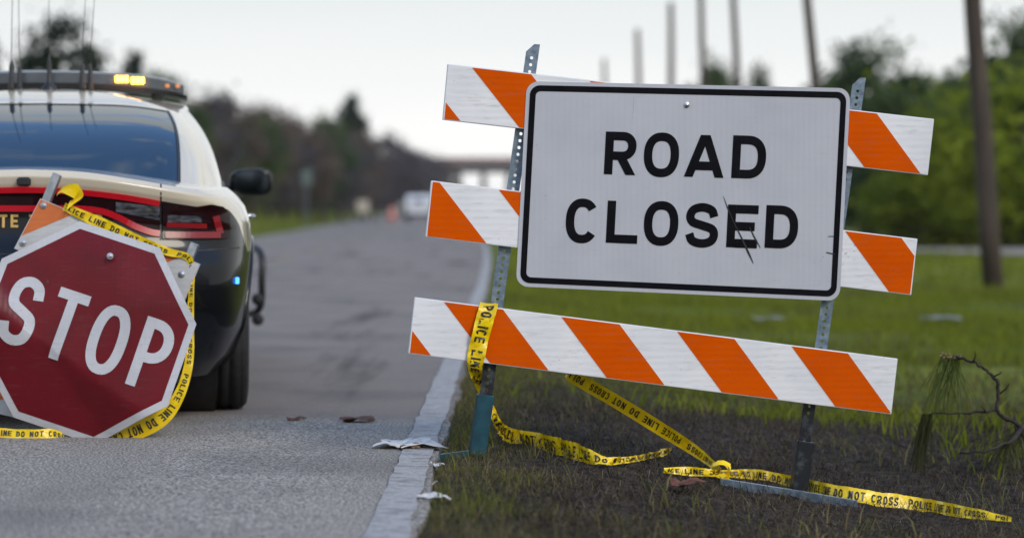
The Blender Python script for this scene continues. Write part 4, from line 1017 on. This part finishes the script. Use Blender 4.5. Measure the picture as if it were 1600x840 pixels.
def k_edge(x_, y_): return (1 - sm(.12, .50, x_ - EDGE - .07 + .3 * nz(x_, y_, 1.4, 70))) * (.45 + .55 * sm(-.2, .2, nz(x_, y_, 4.0, 71)))
patch('edge_turf', 'fine short green and tan turf right beside the white road line', 46000, EDGE + .07, EDGE + .75, 5.6, 15, k_edge, (.018, .06), (.0013, .003), (.2, 1.2), M['turf'])
def k_far(x_, y_): return .9 if abs(x_) < y_ * .24 + 1 and not (x_ > 8.4 and max(38.5, 62 - 8.5 * math.log1p((x_ - 8.6 if x_ > 8.6 else 0) / 1.5 * 1.1)) - .3 < y_ < 64) else 0
patch('green_grass', 'distant green grass between the barricade and the trees', 26000, EDGE + .3, 22, 34, 80, k_far, (.12, .26), (.02, .04), (.1, .8), M['grass_green'])
def k_left(x_, y_): return .9 if x_ > -y_ * .24 - 2 else 0
patch('green_grass', 'bright green grass verge on the far left side of the road', 26000, -24, -7.5, 34, 190, k_left, (.10, .25), (.03, .06), (.1, .8), M['grass_green'])

M['clod'] = pm('clod', (.020, .015, .012), (.085, .066, .050), 22, .95); M['stone'] = pm('stone', (.16, .15, .14), (.32, .30, .28), 30, .85)
def bits(name, label, n_, x0, x1, y0, y1, keep, size, mat):
    P = scatter(n_, x0, x1, y0, y1, keep); k_ = len(P); O = np.array([(1, 0, 0), (-1, 0, 0), (0, 1, 0), (0, -1, 0), (0, 0, 1), (0, 0, -1), (.6, .6, .5), (-.6, .5, .55)], float)[:6]
    V = P[:, None, :] + O[None] * rng.uniform(*size, k_)[:, None, None] * rng.uniform(.6, 1.3, (k_, 6, 3)) + rng.normal(0, size[0] * .4, (k_, 6, 3)); F0 = np.array([(0, 2, 4), (2, 1, 4), (1, 3, 4), (3, 0, 4), (2, 0, 5), (1, 2, 5), (3, 1, 5), (0, 3, 5)])
    o = link(name, np_mesh(name, V.reshape(-1, 3), (np.arange(k_)[:, None, None] * 6 + F0[None]).reshape(-1, 3), mat)); stuff(o, label, 'soil')
bits('soil_clods', 'small dark clods of churned soil below the barricade', 5200, EDGE + .25, 3.4, 5.7, 13, lambda x_, y_: inview(x_, y_) * sm(-.25, .3, nz(x_, y_, 1.3, 81)), (.004, .016), M['clod'])
bits('grit', 'pale grit and small stones along the road edge', 2600, EDGE - .5, EDGE + .35, 5.7, 13, lambda x_, y_: .25 + .75 * (x_ > EDGE + .05), (.0015, .005), M['stone'])
def k_weed(x_, y_): return inview(x_, y_) * sm(.18, .4, nz(x_, y_, 2.2, 90)) * sm(EDGE + .12, EDGE + .3, x_)
patch('weeds', 'scattered broad-bladed weeds poking out of the soil', 5200, EDGE + .1, 3.3, 6, 13, k_weed, (.05, .13), (.004, .008), (.2, 1.0), M['turf'])
M['straw'] = leafmat('straw', (.10, .075, .045), (.30, .24, .15), .8, .2)
def k_straw(x_, y_):
    if not inview(x_, y_): return 0
    return sm(EDGE + .09, EDGE + .3, x_) * (.35 + .65 * sm(-.1, .35, nz(x_, y_, 2.4, 44))) * (1 - .6 * sm(8.4, 10, y_))
patch('dry_straw', 'thin pale dry straw strewn over the dark soil', 17000, EDGE + .09, 3.4, 5.6, 12.5, k_straw, (.05, .13), (.0014, .0026), (1.0, 1.5), M['straw'])
def crown(seed, n, clumps, leaf, rxy, rz, zc_, cl=.35, mat='leaf_dark', shape=None):
    r_ = np.random.default_rng(seed); C = []
    for _ in range(clumps):
        a = r_.uniform(0, 2 * np.pi); z = r_.uniform(-1, 1); q = math.sqrt(max(0, 1 - z * z)) * r_.uniform(.35, 1.05)
        k_ = shape(z) if shape else 1; C.append((rxy * q * math.cos(a) * k_, rxy * q * math.sin(a) * k_, zc_ + rz * z * r_.uniform(.75, 1.08)))
    C = np.array(C); ci = r_.integers(0, clumps, n); sz = r_.uniform(.55, 1.25, clumps)
    P = C[ci] + r_.normal(0, 1, (n, 3)) * np.array([cl, cl, cl * .75]) * sz[ci][:, None]
    u = r_.normal(0, 1, (n, 3)); u /= np.linalg.norm(u, axis=1)[:, None]; v = np.cross(u, r_.normal(0, 1, (n, 3))); v /= np.linalg.norm(v, axis=1)[:, None]
    l_ = leaf * r_.uniform(.6, 1.3, n)[:, None]
    V = np.stack([P - u * l_, P + v * l_ * .42, P + u * l_, P - v * l_ * .42], 1).reshape(-1, 3); F = np.arange(4 * n).reshape(n, 4)
    tv = np.clip(r_.uniform(0, 1, clumps)[ci] * .8 + r_.uniform(-.05, .3, n), 0, 1)
    return np_mesh('crown', V, F, M[mat], np.repeat(tv, 4)), C
def trunk_mesh(seed, h, r0, C, nb=10, lean=.1):
    rn = random.Random(seed); m = MB(); top = Vector((rn.uniform(-lean, lean) * h, rn.uniform(-lean, lean) * h, h)); pts = [Vector((0, 0, -.15)), Vector((top.x * .2, top.y * .3, h * .35)), Vector((top.x * .6, top.y * .6, h * .7)), top]
    m.tube(pts, [r0 * 1.25, r0, r0 * .75, r0 * .35], 7)
    for c in (C[:nb] if len(C) > nb else C):
        c = Vector(c); k_ = min(.95, max(.3, (c.z - .3) / h * .7)); s_ = pts[1].lerp(top, min(1, max(0, (k_ - .35) / .65)))
        md = s_.lerp(c, .5) + Vector((rn.uniform(-.15, .15), rn.uniform(-.15, .15), .12)); m.tube([s_, md, c], [r0 * .42, r0 * .28, r0 * .1], 5)
    me = make('tmp', m.v, m.f, M['bark'], smooth=True); d = me.data; bpy.data.objects.remove(me); d.name = 'trunk'; return d
KIND = {}
def kind(name, H_, variants, **kw):
    L_ = []
    for s_ in range(variants):
        me, C = crown(hash_(name) + s_ * 13, kw['n'], kw['clumps'], kw['leaf'], kw['rxy'], kw['rz'], kw['zc'], kw['cl'], kw['mat'], kw.get('shape'))
        L_.append((me, trunk_mesh(s_ + 5, kw['th'], kw['tr'], C, kw.get('nb', 12))))
    KIND[name] = (H_, L_)
def hash_(s_): return sum(ord(c) * (i + 3) for i, c in enumerate(s_)) % 9973
kind('pine', 7.0, 3, n=4200, clumps=26, leaf=.16, rxy=1.5, rz=2.3, zc=4.6, cl=.34, mat='pine', th=6.6, tr=.13, shape=lambda z: 1.1 - .5 * z)
kind('dark', 6.0, 3, n=6000, clumps=34, leaf=.15, rxy=2.0, rz=2.3, zc=3.5, cl=.42, mat='leaf_dark', th=4.6, tr=.15)
kind('bright', 4.0, 3, n=6500, clumps=34, leaf=.13, rxy=1.9, rz=1.7, zc=2.1, cl=.42, mat='leaf_bright', th=2.8, tr=.10)
kind('brown', 6.0, 4, n=3600, clumps=38, leaf=.13, rxy=1.7, rz=2.3, zc=3.5, cl=.40, mat='leaf_brown', th=5.4, tr=.11, nb=34)
kind('grey', 6.0, 3, n=3800, clumps=38, leaf=.14, rxy=1.8, rz=2.2, zc=3.4, cl=.42, mat='leaf_grey', th=5.2, tr=.11, nb=34)
trn = random.Random(21)
def tree(k_, px, top, Y, label, group=None, name='tree', var=None, wide=1.0, ground=None):
    H_, L_ = KIND[k_]; x_ = (px - 800) / FPX * Y; z0 = gz(x_, Y) - .05 if ground is None else ground; zt = HC + (HORIZON - top) / FPX * Y; s_ = (zt - z0) / H_
    e = empty(name, (x_, Y, z0), trn.uniform(0, 6.28)); e.scale = (s_ * wide, s_ * wide, s_); tag(e, label, 'shrub' if name == 'shrub' else 'tree', group)
    me, tm = L_[trn.randrange(len(L_)) if var is None else var]
    link('crown', me, e); link('trunk', tm, e); return e
# pines standing clear above the car roof
tree('pine', 98, 26, 74, 'tall dark pine tree rising above the patrol car roof beside aerials', name='pine_tree', var=0, wide=1.05)
tree('pine', -38, 50, 72, 'dark pine tree cut by the left edge of the picture', name='pine_tree', var=1, wide=.8)
tree('pine', 212, 92, 92, 'thin pine top just right of the amber roof lamps', name='pine_tree', var=2, wide=.6)
tree('dark', 268, 112, 96, 'loose dark tree beyond the right end of the light bar', var=0, wide=.75)
tree('grey', 330, 138, 104, 'greyish brown tree above the patrol car rear pillar', var=0)
tree('pine', 548, 158, 190, 'tall lone conifer top above the middle of the left tree line', name='pine_tree', var=2, wide=.7)
row = [('brown', 300, 160, 98), ('brown', 362, 158, 112), ('dark', 395, 182, 118), ('brown', 420, 162, 126), ('grey', 445, 182, 132), ('brown', 470, 188, 140), ('dark', 505, 188, 150), ('grey', 530, 196, 158),
       ('brown', 560, 204, 170), ('grey', 585, 212, 182), ('grey', 608, 206, 195), ('grey', 632, 222, 212), ('grey', 655, 232, 232), ('grey', 676, 240, 250), ('brown', 695, 250, 270),
       ('brown', 150, 140, 84), ('dark', 240, 150, 90), ('brown', 190, 150, 92), ('brown', -60, 120, 80), ('dark', 340, 210, 108), ('brown', 490, 210, 142), ('grey', 570, 225, 176), ('grey', 645, 240, 222)]
WHERE = {300: 'rising just right of the car roof', 362: 'above the left side of the door mirror', 420: 'above the right rim of the door mirror', 470: 'behind the faded green sign', 490: 'low, just right of the faded green sign', 560: 'behind the small pale square sign', 695: 'smallest, last before the overpass',
  395: 'between two brown trees above the mirror', 505: 'right of the faded green sign', 240: 'behind the light bar end', 340: 'low, beside the car rear pillar', 445: 'left of the faded green sign', 530: 'left of the small pale square sign', 570: 'low, right of the pale square sign',
  585: 'left of the orange barrel', 608: 'directly behind the orange barrel', 632: 'left of the white van', 645: 'low, behind the white van', 655: 'tall, directly behind the white van', 676: 'beside the left end of middle striped rail'}
LB = {'brown': 'half-bare brown tree ', 'grey': 'dusky grey leafless-looking tree ', 'dark': 'dark green tree '}
for k_, px, top, Y in row:
    if px in WHERE: tree(k_, px, top, Y, LB[k_] + WHERE[px], 'trees in the tree line left of the road')
# undergrowth below them, one mass
V_ = []; T_ = []; r_ = np.random.default_rng(5)
n = 42000; Yv = 70 + 210 * r_.uniform(0, 1, n) ** 1.2; off = r_.normal(0, 1.5, n)
bx = np.array([bend(y_) for y_ in Yv]); edge = (-14.6 + .9 * np.sin(Yv * .21) + .6 * np.sin(Yv * .53)); Xv = bx * .92 + edge + np.clip(off, -4, 1.6) + .018 * np.maximum(0, Yv - 120)
hh = (2.4 + .9 * np.sin(Yv * .33) + .6 * np.sin(Yv * .91 + 1)) * (1 - .25 * np.abs(off) / 3); Zv = .85 + hh * r_.uniform(0, 1, n) ** .8
P = np.stack([Xv, Yv, Zv], 1); u = r_.normal(0, 1, (n, 3)); u /= np.linalg.norm(u, axis=1)[:, None]; v = np.cross(u, r_.normal(0, 1, (n, 3))); v /= np.linalg.norm(v, axis=1)[:, None]; l_ = (.22 * r_.uniform(.6, 1.4, n) * (Yv / 110))[:, None]
V = np.stack([P - u * l_, P + v * l_ * .5, P + u * l_, P - v * l_ * .5], 1).reshape(-1, 3)
me = np_mesh('thicket', V, np.arange(4 * n).reshape(n, 4), [M['leaf_brown'], M['leaf_dark'], M['leaf_grey']], np.repeat(r_.uniform(0, 1, n), 4))
gsel = np.sin(Yv * .45) + .6 * np.sin(Yv * 1.3 + Zv) + r_.normal(0, .35, n); me.polygons.foreach_set('material_index', np.where(gsel > .75, 1, np.where(Yv > 165, 2, 0)).astype(np.int32))
stuff(link('thicket', me), 'low brown and green undergrowth along the left tree line', 'thicket')
# right-hand trees and bushes
tree('dark', 1362, 78, 78, 'dark rounded tree just right of the sign post top', var=1, wide=1.05)
tree('dark', 1312, 128, 84, 'dark tree directly behind the right end of the white sign', var=2, wide=.8)
tree('dark', 1432, 122, 80, 'dark tree between rounded tree and thick pole', var=0, wide=.9)
tree('dark', 1492, 122, 84, 'dark tree behind the thick brown utility pole', var=2, wide=.9)
tree('dark', 1588, 44, 70, 'tall dark tree at the right edge of the picture', var=1, wide=.9)
tree('dark', 1632, 30, 72, 'dark tree beyond the right picture edge showing its left side', var=0, wide=1.0)
tree('bright', 1515, 195, 66, 'yellow-green rounded bush behind the thick utility pole', name='shrub', var=0, wide=1.55)
tree('bright', 1462, 250, 64, 'low yellow-green bush left of the thick utility pole', name='shrub', var=1, wide=1.6)
tree('bright', 1595, 120, 65, 'large yellow-green bush right of the thick utility pole', name='shrub', var=2, wide=1.3)
tree('dark', 1400, 240, 74, 'low dark green bush behind the upper right striped rail', name='shrub', var=1, wide=1.3)
tree('dark', 1345, 250, 76, 'low dark bush beside the right edge of the sign', name='shrub', var=0, wide=1.3)
tree('dark', 1112, 106, 112, 'small far treetop peeking over sign beside fourth pole', var=2, wide=.6)
tree('dark', 1192, 118, 108, 'small dark treetop peeking over top edge of the sign', var=1, wide=.45)
r_ = np.random.default_rng(15); n = 26000; tt = r_.uniform(0, 1, n); Yv = 110 + 260 * tt; Xv = 16 - 5 * tt + r_.normal(0, 1.6, n) + 2 * np.sin(tt * 7) + .02 * np.maximum(0, Yv - 180)
hh = (6.0 - 2.6 * tt + .9 * np.sin(Yv * .31) + .7 * np.sin(Yv * .83)); Zv = -.1 + hh * r_.uniform(0, 1, n) ** .75
P = np.stack([Xv, Yv, Zv], 1); u = r_.normal(0, 1, (n, 3)); u /= np.linalg.norm(u, axis=1)[:, None]; v = np.cross(u, r_.normal(0, 1, (n, 3))); v /= np.linalg.norm(v, axis=1)[:, None]; l_ = (.22 * r_.uniform(.6, 1.4, n) * (Yv / 110))[:, None]
V = np.stack([P - u * l_, P + v * l_ * .5, P + u * l_, P - v * l_ * .5], 1).reshape(-1, 3)
stuff(link('far_woods', np_mesh('far_woods', V, np.arange(4 * n).reshape(n, 4), M['leaf_dark'], np.repeat(r_.uniform(0, 1, n), 4))), 'far dark green woods behind the white sign', 'woods')

n = 9000; Xv = r_.uniform(-70, 70, n); Yv = -48 + r_.normal(0, 2.5, n); Zv = (6.5 + 1.5 * np.sin(Xv * .3) + np.sin(Xv * .8)) * r_.uniform(0, 1, n)
P = np.stack([Xv, Yv, Zv], 1); u = r_.normal(0, 1, (n, 3)); u /= np.linalg.norm(u, axis=1)[:, None]; v = np.cross(u, r_.normal(0, 1, (n, 3))); v /= np.linalg.norm(v, axis=1)[:, None]; l_ = (.55 * r_.uniform(.6, 1.4, n))[:, None]
V = np.stack([P - u * l_, P + v * l_ * .6, P + u * l_, P - v * l_ * .6], 1).reshape(-1, 3)
stuff(link('roadside_woods', np_mesh('roadside_woods', V, np.arange(4 * n).reshape(n, 4), M['leaf_dark'], np.repeat(r_.uniform(0, 1, n), 4))), 'dark woods behind the viewer mirrored in the car', 'woods')

# ------------------------------------------------------------------ utility poles in a row on the right
def pole(px0, py0, px1, top, Y, r0, arms, label):
    b_ = W(px0, py0, Y); t_ = W(px1, top, Y); g_ = gz(b_.x, Y); k_ = (b_.z - g_) / (t_.z - b_.z); b_ = b_ - (t_ - b_) * k_
    e = empty('utility_pole', b_); tag(e, label, 'utility pole', 'utility poles along the right verge'); d = t_ - b_
    m = MB(); n_ = 9; rn = random.Random(int(px0))
    pts = [d * (i / n_) + Vector((.012 * rn.uniform(-1, 1), 0, 0)) for i in range(n_ + 1)]; pts[0] = d * -.03
    m.tube(pts, [r0 * (1.08 - .42 * i / n_) for i in range(n_ + 1)], 12); m.build('shaft', M['wood'], e, True)
    for h_, L_ in arms:
        m = MB(); p = d * h_; m.box(p + Vector((-.02, -r0 * .9, 0)), (L_, .09, .11)); a = m.build('crossarm', M['wood'], e)
        for q in (-.45, -.2, .2, .45):
            m = MB(); m.lathe([(.02, 0), (.05, .03), (.04, .08), (.055, .11), (.001, .16)], p + Vector((q * L_, -r0 * .9, .055)), (0, 0, 1), 8); m.build('insulator', M['bar_lens'], a)
pole(1551, 430, 1476, -640, 33, .135, [(.93, 2.4)], 'thick brown wooden utility pole, nearest, on the right')
pole(1294, 330, 1227, -330, 52, .115, [(.94, 2.2)], 'slim dark leaning utility pole rising behind the right end of sign')
pole(1163, 330, 1137, -170, 69, .115, [(.93, 2.2)], 'utility pole third from the right, first left of the slim leaning one')
pole(1107, 330, 1091, -90, 82, .14, [(.86, 1.2)], 'utility pole fourth from the right, above the middle of the sign')
pole(1050, 330, 1048, 4, 98, .17, [], 'pale utility pole whose top just reaches the upper picture edge')
pole(1002, 330, 996, 46, 124, .19, [], 'faint short-looking utility pole second from left behind the sign')
pole(948, 330, 944, 92, 165, .20, [], 'faintest smallest utility pole, leftmost behind the sign')

# ------------------------------------------------------------------ far overpass, van, barrel, signs
ov = empty('overpass', (0, 400, 0)); tag(ov, 'distant road overpass with reddish railing on concrete piers', 'bridge')
zt = (HORIZON - 262) / FPX * 400 + HC
m = MB(); m.box((26, 0, zt), (90, 9, 1.7)); m.build('deck', M['concrete'], ov)
m = MB(); m.box((26, -4.3, zt + 1.35), (90, .3, .5)); m.box((26, -4.3, zt + .98), (90, .2, .16))
for i in range(46): m.box((-19 + i * 2, -4.3, zt + 1.05), (.2, .2, .6))
m.build('railing', M['rust_rail'], ov)
for i in range(22):
    m = MB(); m.box((-17 + i * 4.1, 0, zt / 2 - .5), (.95, 6, zt - 1.0), bev=.1); m.build('pier', M['concrete'], ov)
bm_ = MB(); V_ = [(-19, -5, zt + .7), (-60, -5, 0), (-19, -5, 0), (-19, 5, zt + .7), (-60, 5, 0), (-19, 5, 0)]
bm_.add(V_, [(0, 1, 2), (3, 5, 4), (0, 3, 4, 1)]); bm_.build('embankment', gm, ov)
# the box van with windows, far down the road
vY = 165; vx_ = (656 - 800) / FPX * vY; vz = .03
van = empty('box_van', (vx_, vY, vz)); tag(van, 'small white box van far down the road', 'van')
m = MB(); m.box((0, 0, .95), (1.85, 4.4, 1.25), bev=.10); m.box((0, .1, 1.62), (1.7, 3.4, .25), bev=.08); m.build('body', M['white_paint'], van)
m = MB(); m.box((0, -2.202, 1.32), (.8, .02, .26), bev=.005); m.build('rear_window', M['glass'], van)
for s_ in (-1, 1):
    m = MB(); m.box((s_ * .85, -2.2, .85), (.12, .04, .3)); m.build('tail_lamp', M['lens_dark'], van)
    for y_ in (-1.35, 1.4):
        m = MB(); m.lathe([(.2, -.1), (.33, -.1), (.33, .1), (.2, .1)], (s_ * .82, y_, .33), (1, 0, 0), 16); m.build('wheel', M['rubber'], van, True)
m = MB(); m.box((0, -2.24, .42), (1.8, .1, .2)); m.build('bumper', M['trim'], van)
bY = 190; p = Vector(((612 - 800) / FPX * bY, bY, .02)); e = empty('traffic_barrel', p); tag(e, 'far orange traffic barrel standing on the road', 'barrel')
m = MB(); m.lathe([(.34, 0), (.34, .06), (.28, .08), (.26, .5), (.24, .9), (.20, .95), (.001, .96)], (0, 0, 0), (0, 0, 1), 16); m.build('body', M['orange'], e, True)
for z_ in (.35, .68):
    m = MB(); m.lathe([(.272, z_), (.262, z_ + .14)], (0, 0, 0), (0, 0, 1), 16); m.build('band', M['rail_white'], e, True)
m = MB(); m.box((0, 0, .01), (.6, .6, .03), bev=.008); m.build('base', M['rubber'], e)
def post_sign(px, py, Y, w_, h_, mat, label):
    c = W(px, py, Y); e = empty('road_sign', (c.x, c.y, gz(c.x, c.y))); tag(e, label, 'sign'); z_ = c.z - e.location.z
    m = MB(); m.box((0, 0, z_), (w_, .02, h_), bev=.004); m.build('panel', M[mat], e)
    m = MB(); m.box((0, .03, z_ / 2), (.05, .03, z_), bev=.004); m.build('post', M['galv'], e)
M['cream'] = pm('cream_panel', (.45, .40, .32), None, 3, .6); M['pale_green'] = pm('pale_green_panel', (.11, .15, .13), None, 3, .6)
post_sign(567, 322, 120, .62, .62, 'cream', 'small pale square sign far off beside the left verge')
post_sign(479, 277, 105, .45, .65, 'pale_green', 'faded pale green sign in front of the left trees')

# ------------------------------------------------------------------ fallen pine branch on the right
e0 = W(1560, 690, 9.9); br = empty('fallen_branch', (e0.x, e0.y, gz(e0.x, e0.y))); tag(br, 'bent fallen pine branch with drooping needles on the right', 'branch')
def bw(px, py, Y): return W(px, py, Y) - br.location
m = MB()
jr = random.Random(31)
def jit(c): return Vector(c[:3]) + Vector((jr.uniform(-.005, .005), jr.uniform(-.005, .005), jr.uniform(-.005, .005)))
m.tube([jit(c) for c in cat([bw(1604, 690, 9.9), bw(1590, 662, 9.9), bw(1567, 652, 9.9), bw(1558, 637, 9.9), bw(1560, 605, 9.9), bw(1549, 585, 9.9), bw(1530, 570, 9.9), bw(1507, 560, 9.92), bw(1490, 556, 9.95)], 5)], [.010] * 10 + [.008] * 15 + [.006] * 16, 7)
m.tube([jit(c) for c in cat([bw(1558, 640, 9.9), bw(1530, 643, 9.9), bw(1490, 645, 9.9), bw(1452, 646, 9.92)], 5)], [.006] * 8 + [.004] * 8, 6)
m.tube([jit(c) for c in cat([bw(1586, 650, 9.9), bw(1588, 668, 9.9), bw(1592, 680, 9.9)], 4)], .007, 6)
m.tube([jit(c) for c in cat([bw(1604, 664, 9.9), bw(1575, 690, 9.8), bw(1540, 704, 9.75), bw(1500, 708, 9.8)], 4)], [.010] * 4 + [.006] * 5 + [.004] * 4, 6)
for (xa, ya, xb, yb) in ((1562, 615, 1578, 598), (1520, 566, 1524, 548), (1500, 646, 1494, 660), (1575, 656, 1566, 676), (1540, 644, 1532, 634), (1552, 588, 1566, 580)):
    m.tube([bw(xa, ya, 9.9), bw((xa + xb) / 2 + 2, (ya + yb) / 2, 9.88), bw(xb, yb, 9.86)], [.004, .003, .0015], 5)
M['twig'] = pm('dark_twig', (.018, .013, .010), (.045, .034, .026), 30, .85, 0, .5, 60)
m.build('limb', M['twig'], br, True)
def needles(name, A, B_, n, L_, spread, mat, droop=1.0):
    r_ = np.random.default_rng(int(L_ * 1000)); t_ = r_.uniform(0, 1, n)[:, None]; P = np.array(A)[None] * (1 - t_) + np.array(B_)[None] * t_
    d = np.stack([r_.normal(-.22, spread, n), r_.normal(0, spread, n), -np.ones(n) * droop], 1); d /= np.linalg.norm(d, axis=1)[:, None]; l_ = L_ * r_.uniform(.5, 1.1, n)[:, None]
    s_ = np.cross(d, r_.normal(0, 1, (n, 3))); s_ /= np.linalg.norm(s_, axis=1)[:, None]; w_ = .0011
    E = P + d * l_ * .55 + np.array([0, 0, -.01]); T2 = E + (d + np.array([0, 0, -.5])) * l_ * .4
    V = np.stack([P - s_ * w_, P + s_ * w_, E + s_ * w_, E - s_ * w_, T2 + s_ * w_ * .4, T2 - s_ * w_ * .4], 1).reshape(-1, 3); i = np.arange(n)[:, None] * 6
    F = np.concatenate([i + np.array([[0, 1, 2, 3]]), i + np.array([[3, 2, 4, 5]])], 0)
    return link(name, np_mesh(name, V, F, M[mat], np.repeat(r_.uniform(0, 1, n), 6)), br)
M['needle_green'] = leafmat('needle_green', (.045, .070, .014), (.12, .15, .035))
M['needle_dry'] = leafmat('needle_dry', (.030, .034, .012), (.090, .085, .035))
needles('needle_tuft', bw(1500, 557, 9.95), bw(1470, 556, 9.95), 115, .30, .38, 'needle_green')
needles('needle_tuft', bw(1458, 646, 9.92), bw(1440, 646, 9.92), 120, .25, .16, 'needle_dry', 1.3)
needles('needle_tuft', bw(1600, 664, 9.9), bw(1570, 690, 9.85), 170, .20, .5, 'needle_dry', .5)
m = MB(); rn = random.Random(4)
for i in range(14):
    c = bw(1472 + i * 2.2, 556 + rn.uniform(-3, 3), 9.94); m.tube([c, c + Vector((rn.uniform(-.02, .02), rn.uniform(-.02, .02), rn.uniform(-.012, .012)))], [.004, .002], 5)
m.build('cone_scales', M['cardboard'], br, True)

# ------------------------------------------------------------------ litter
M['litter_dim'] = pm('weathered_paper', (.26, .26, .27), (.18, .18, .18), 9, .8)
def sheet(name, label, cat_, px, py, Y, sx_, sy_, mat, rz=0, seed=1, bumpy=.01, lift=.01, z0=None):
    c = W(px, py, Y); x_, y_ = c.x, c.y; z = gz(x_, y_) if z0 is None else z0; rn = random.Random(seed); n_ = 6; V_ = []
    for i in range(n_ + 1):
        for j in range(n_ + 1):
            a, b_ = i / n_ - .5, j / n_ - .5; ed = 1 + .18 * rn.uniform(-1, 1) * (abs(a) > .4 or abs(b_) > .4)
            V_.append(((a * sx_ * ed), b_ * sy_ * ed, lift + bumpy * (math.sin(a * 5 + seed) * math.cos(b_ * 4 + seed) + rn.uniform(-.3, .3) + 1)))
    F_ = [(i * (n_ + 1) + j, (i + 1) * (n_ + 1) + j, (i + 1) * (n_ + 1) + j + 1, i * (n_ + 1) + j + 1) for i in range(n_) for j in range(n_)]
    o = make(name, V_, F_, M[mat], loc=(x_, y_, z)); o.rotation_euler = (0, 0, rz); md = o.modifiers.new('thick', 'SOLIDIFY'); md.thickness = .003; tag(o, label, cat_); return o
sheet('paper_sheet', 'flattened white paper lying across the white road line', 'litter', 648, 698, 9.12, .16, .26, 'paper', .3, 2, .008, .008, .0)
sheet('paper_sheet', 'torn white paper flap with brown edge left of the road line', 'litter', 614, 699, 9.10, .10, .20, 'paper', -.2, 5, .010, .008, .0)
sheet('cardboard_scrap', 'brown cardboard edge tucked under the white paper on road line', 'litter', 640, 703, 9.02, .07, .06, 'cardboard', .1, 6, .010, .004, .0)
sheet('paper_scrap', 'small white scrap beside the teal barricade foot', 'litter', 684, 720, 8.55, .035, .06, 'paper', .5, 7, .006, .02)
sheet('paper_scrap', 'tiny white scrap at the road edge below teal foot', 'litter', 671, 744, 8.05, .03, .06, 'paper', -.4, 8, .006, .02)
sheet('paper_scrap', 'white crumpled scrap in grass at road edge, nearest the viewer', 'litter', 678, 776, 7.5, .05, .09, 'paper', .9, 9, .010, .02)
sheet('dead_leaf', 'larger reddish brown dead leaf on asphalt left of road line', 'leaf', 560, 659, 10.15, .13, .10, 'leaf_dead', .2, 3, .012, .004, .002)
sheet('dead_leaf', 'small brown leaf on asphalt near the car rear wheel', 'leaf', 463, 658, 10.2, .07, .06, 'leaf_dead', .8, 4, .008, .003, .004)
sheet('dead_leaf', 'pale reddish leaf on dark soil below the tape knot', 'leaf', 1072, 778, 8.4, .10, .12, 'leaf_dead', .4, 10, .015, .03)
sheet('paper_scrap', 'pale litter scrap in green grass under the white sign', 'litter', 1200, 494, 22.0, .26, .4, 'litter_dim', .1, 11, .01, .09)
sheet('paper_scrap', 'pale litter scrap in green grass right of the lower rail', 'litter', 1468, 497, 22.0, .30, .5, 'litter_dim', .3, 12, .012, .10)

# ------------------------------------------------------------------ thin evening haze
hz = MB(); hz.box((0, 1350, 6.5), (3100, 3340, 16.5)); ho = hz.build('haze', bpy.data.materials.new('haze')); hm = ho.data.materials[0]; hm.use_nodes = True; t = hm.node_tree
t.nodes.remove(t.nodes['Principled BSDF']); pv_ = N(t, 'ShaderNodeVolumePrincipled'); pv_.inputs['Color'].default_value = (.93, .95, 1, 1); pv_.inputs['Density'].default_value = .00018
t.links.new(pv_.outputs[0], t.nodes['Material Output'].inputs['Volume']); ho['kind'] = 'stuff'; ho['label'] = 'thin pale haze over the whole roadside'; ho['category'] = 'haze'
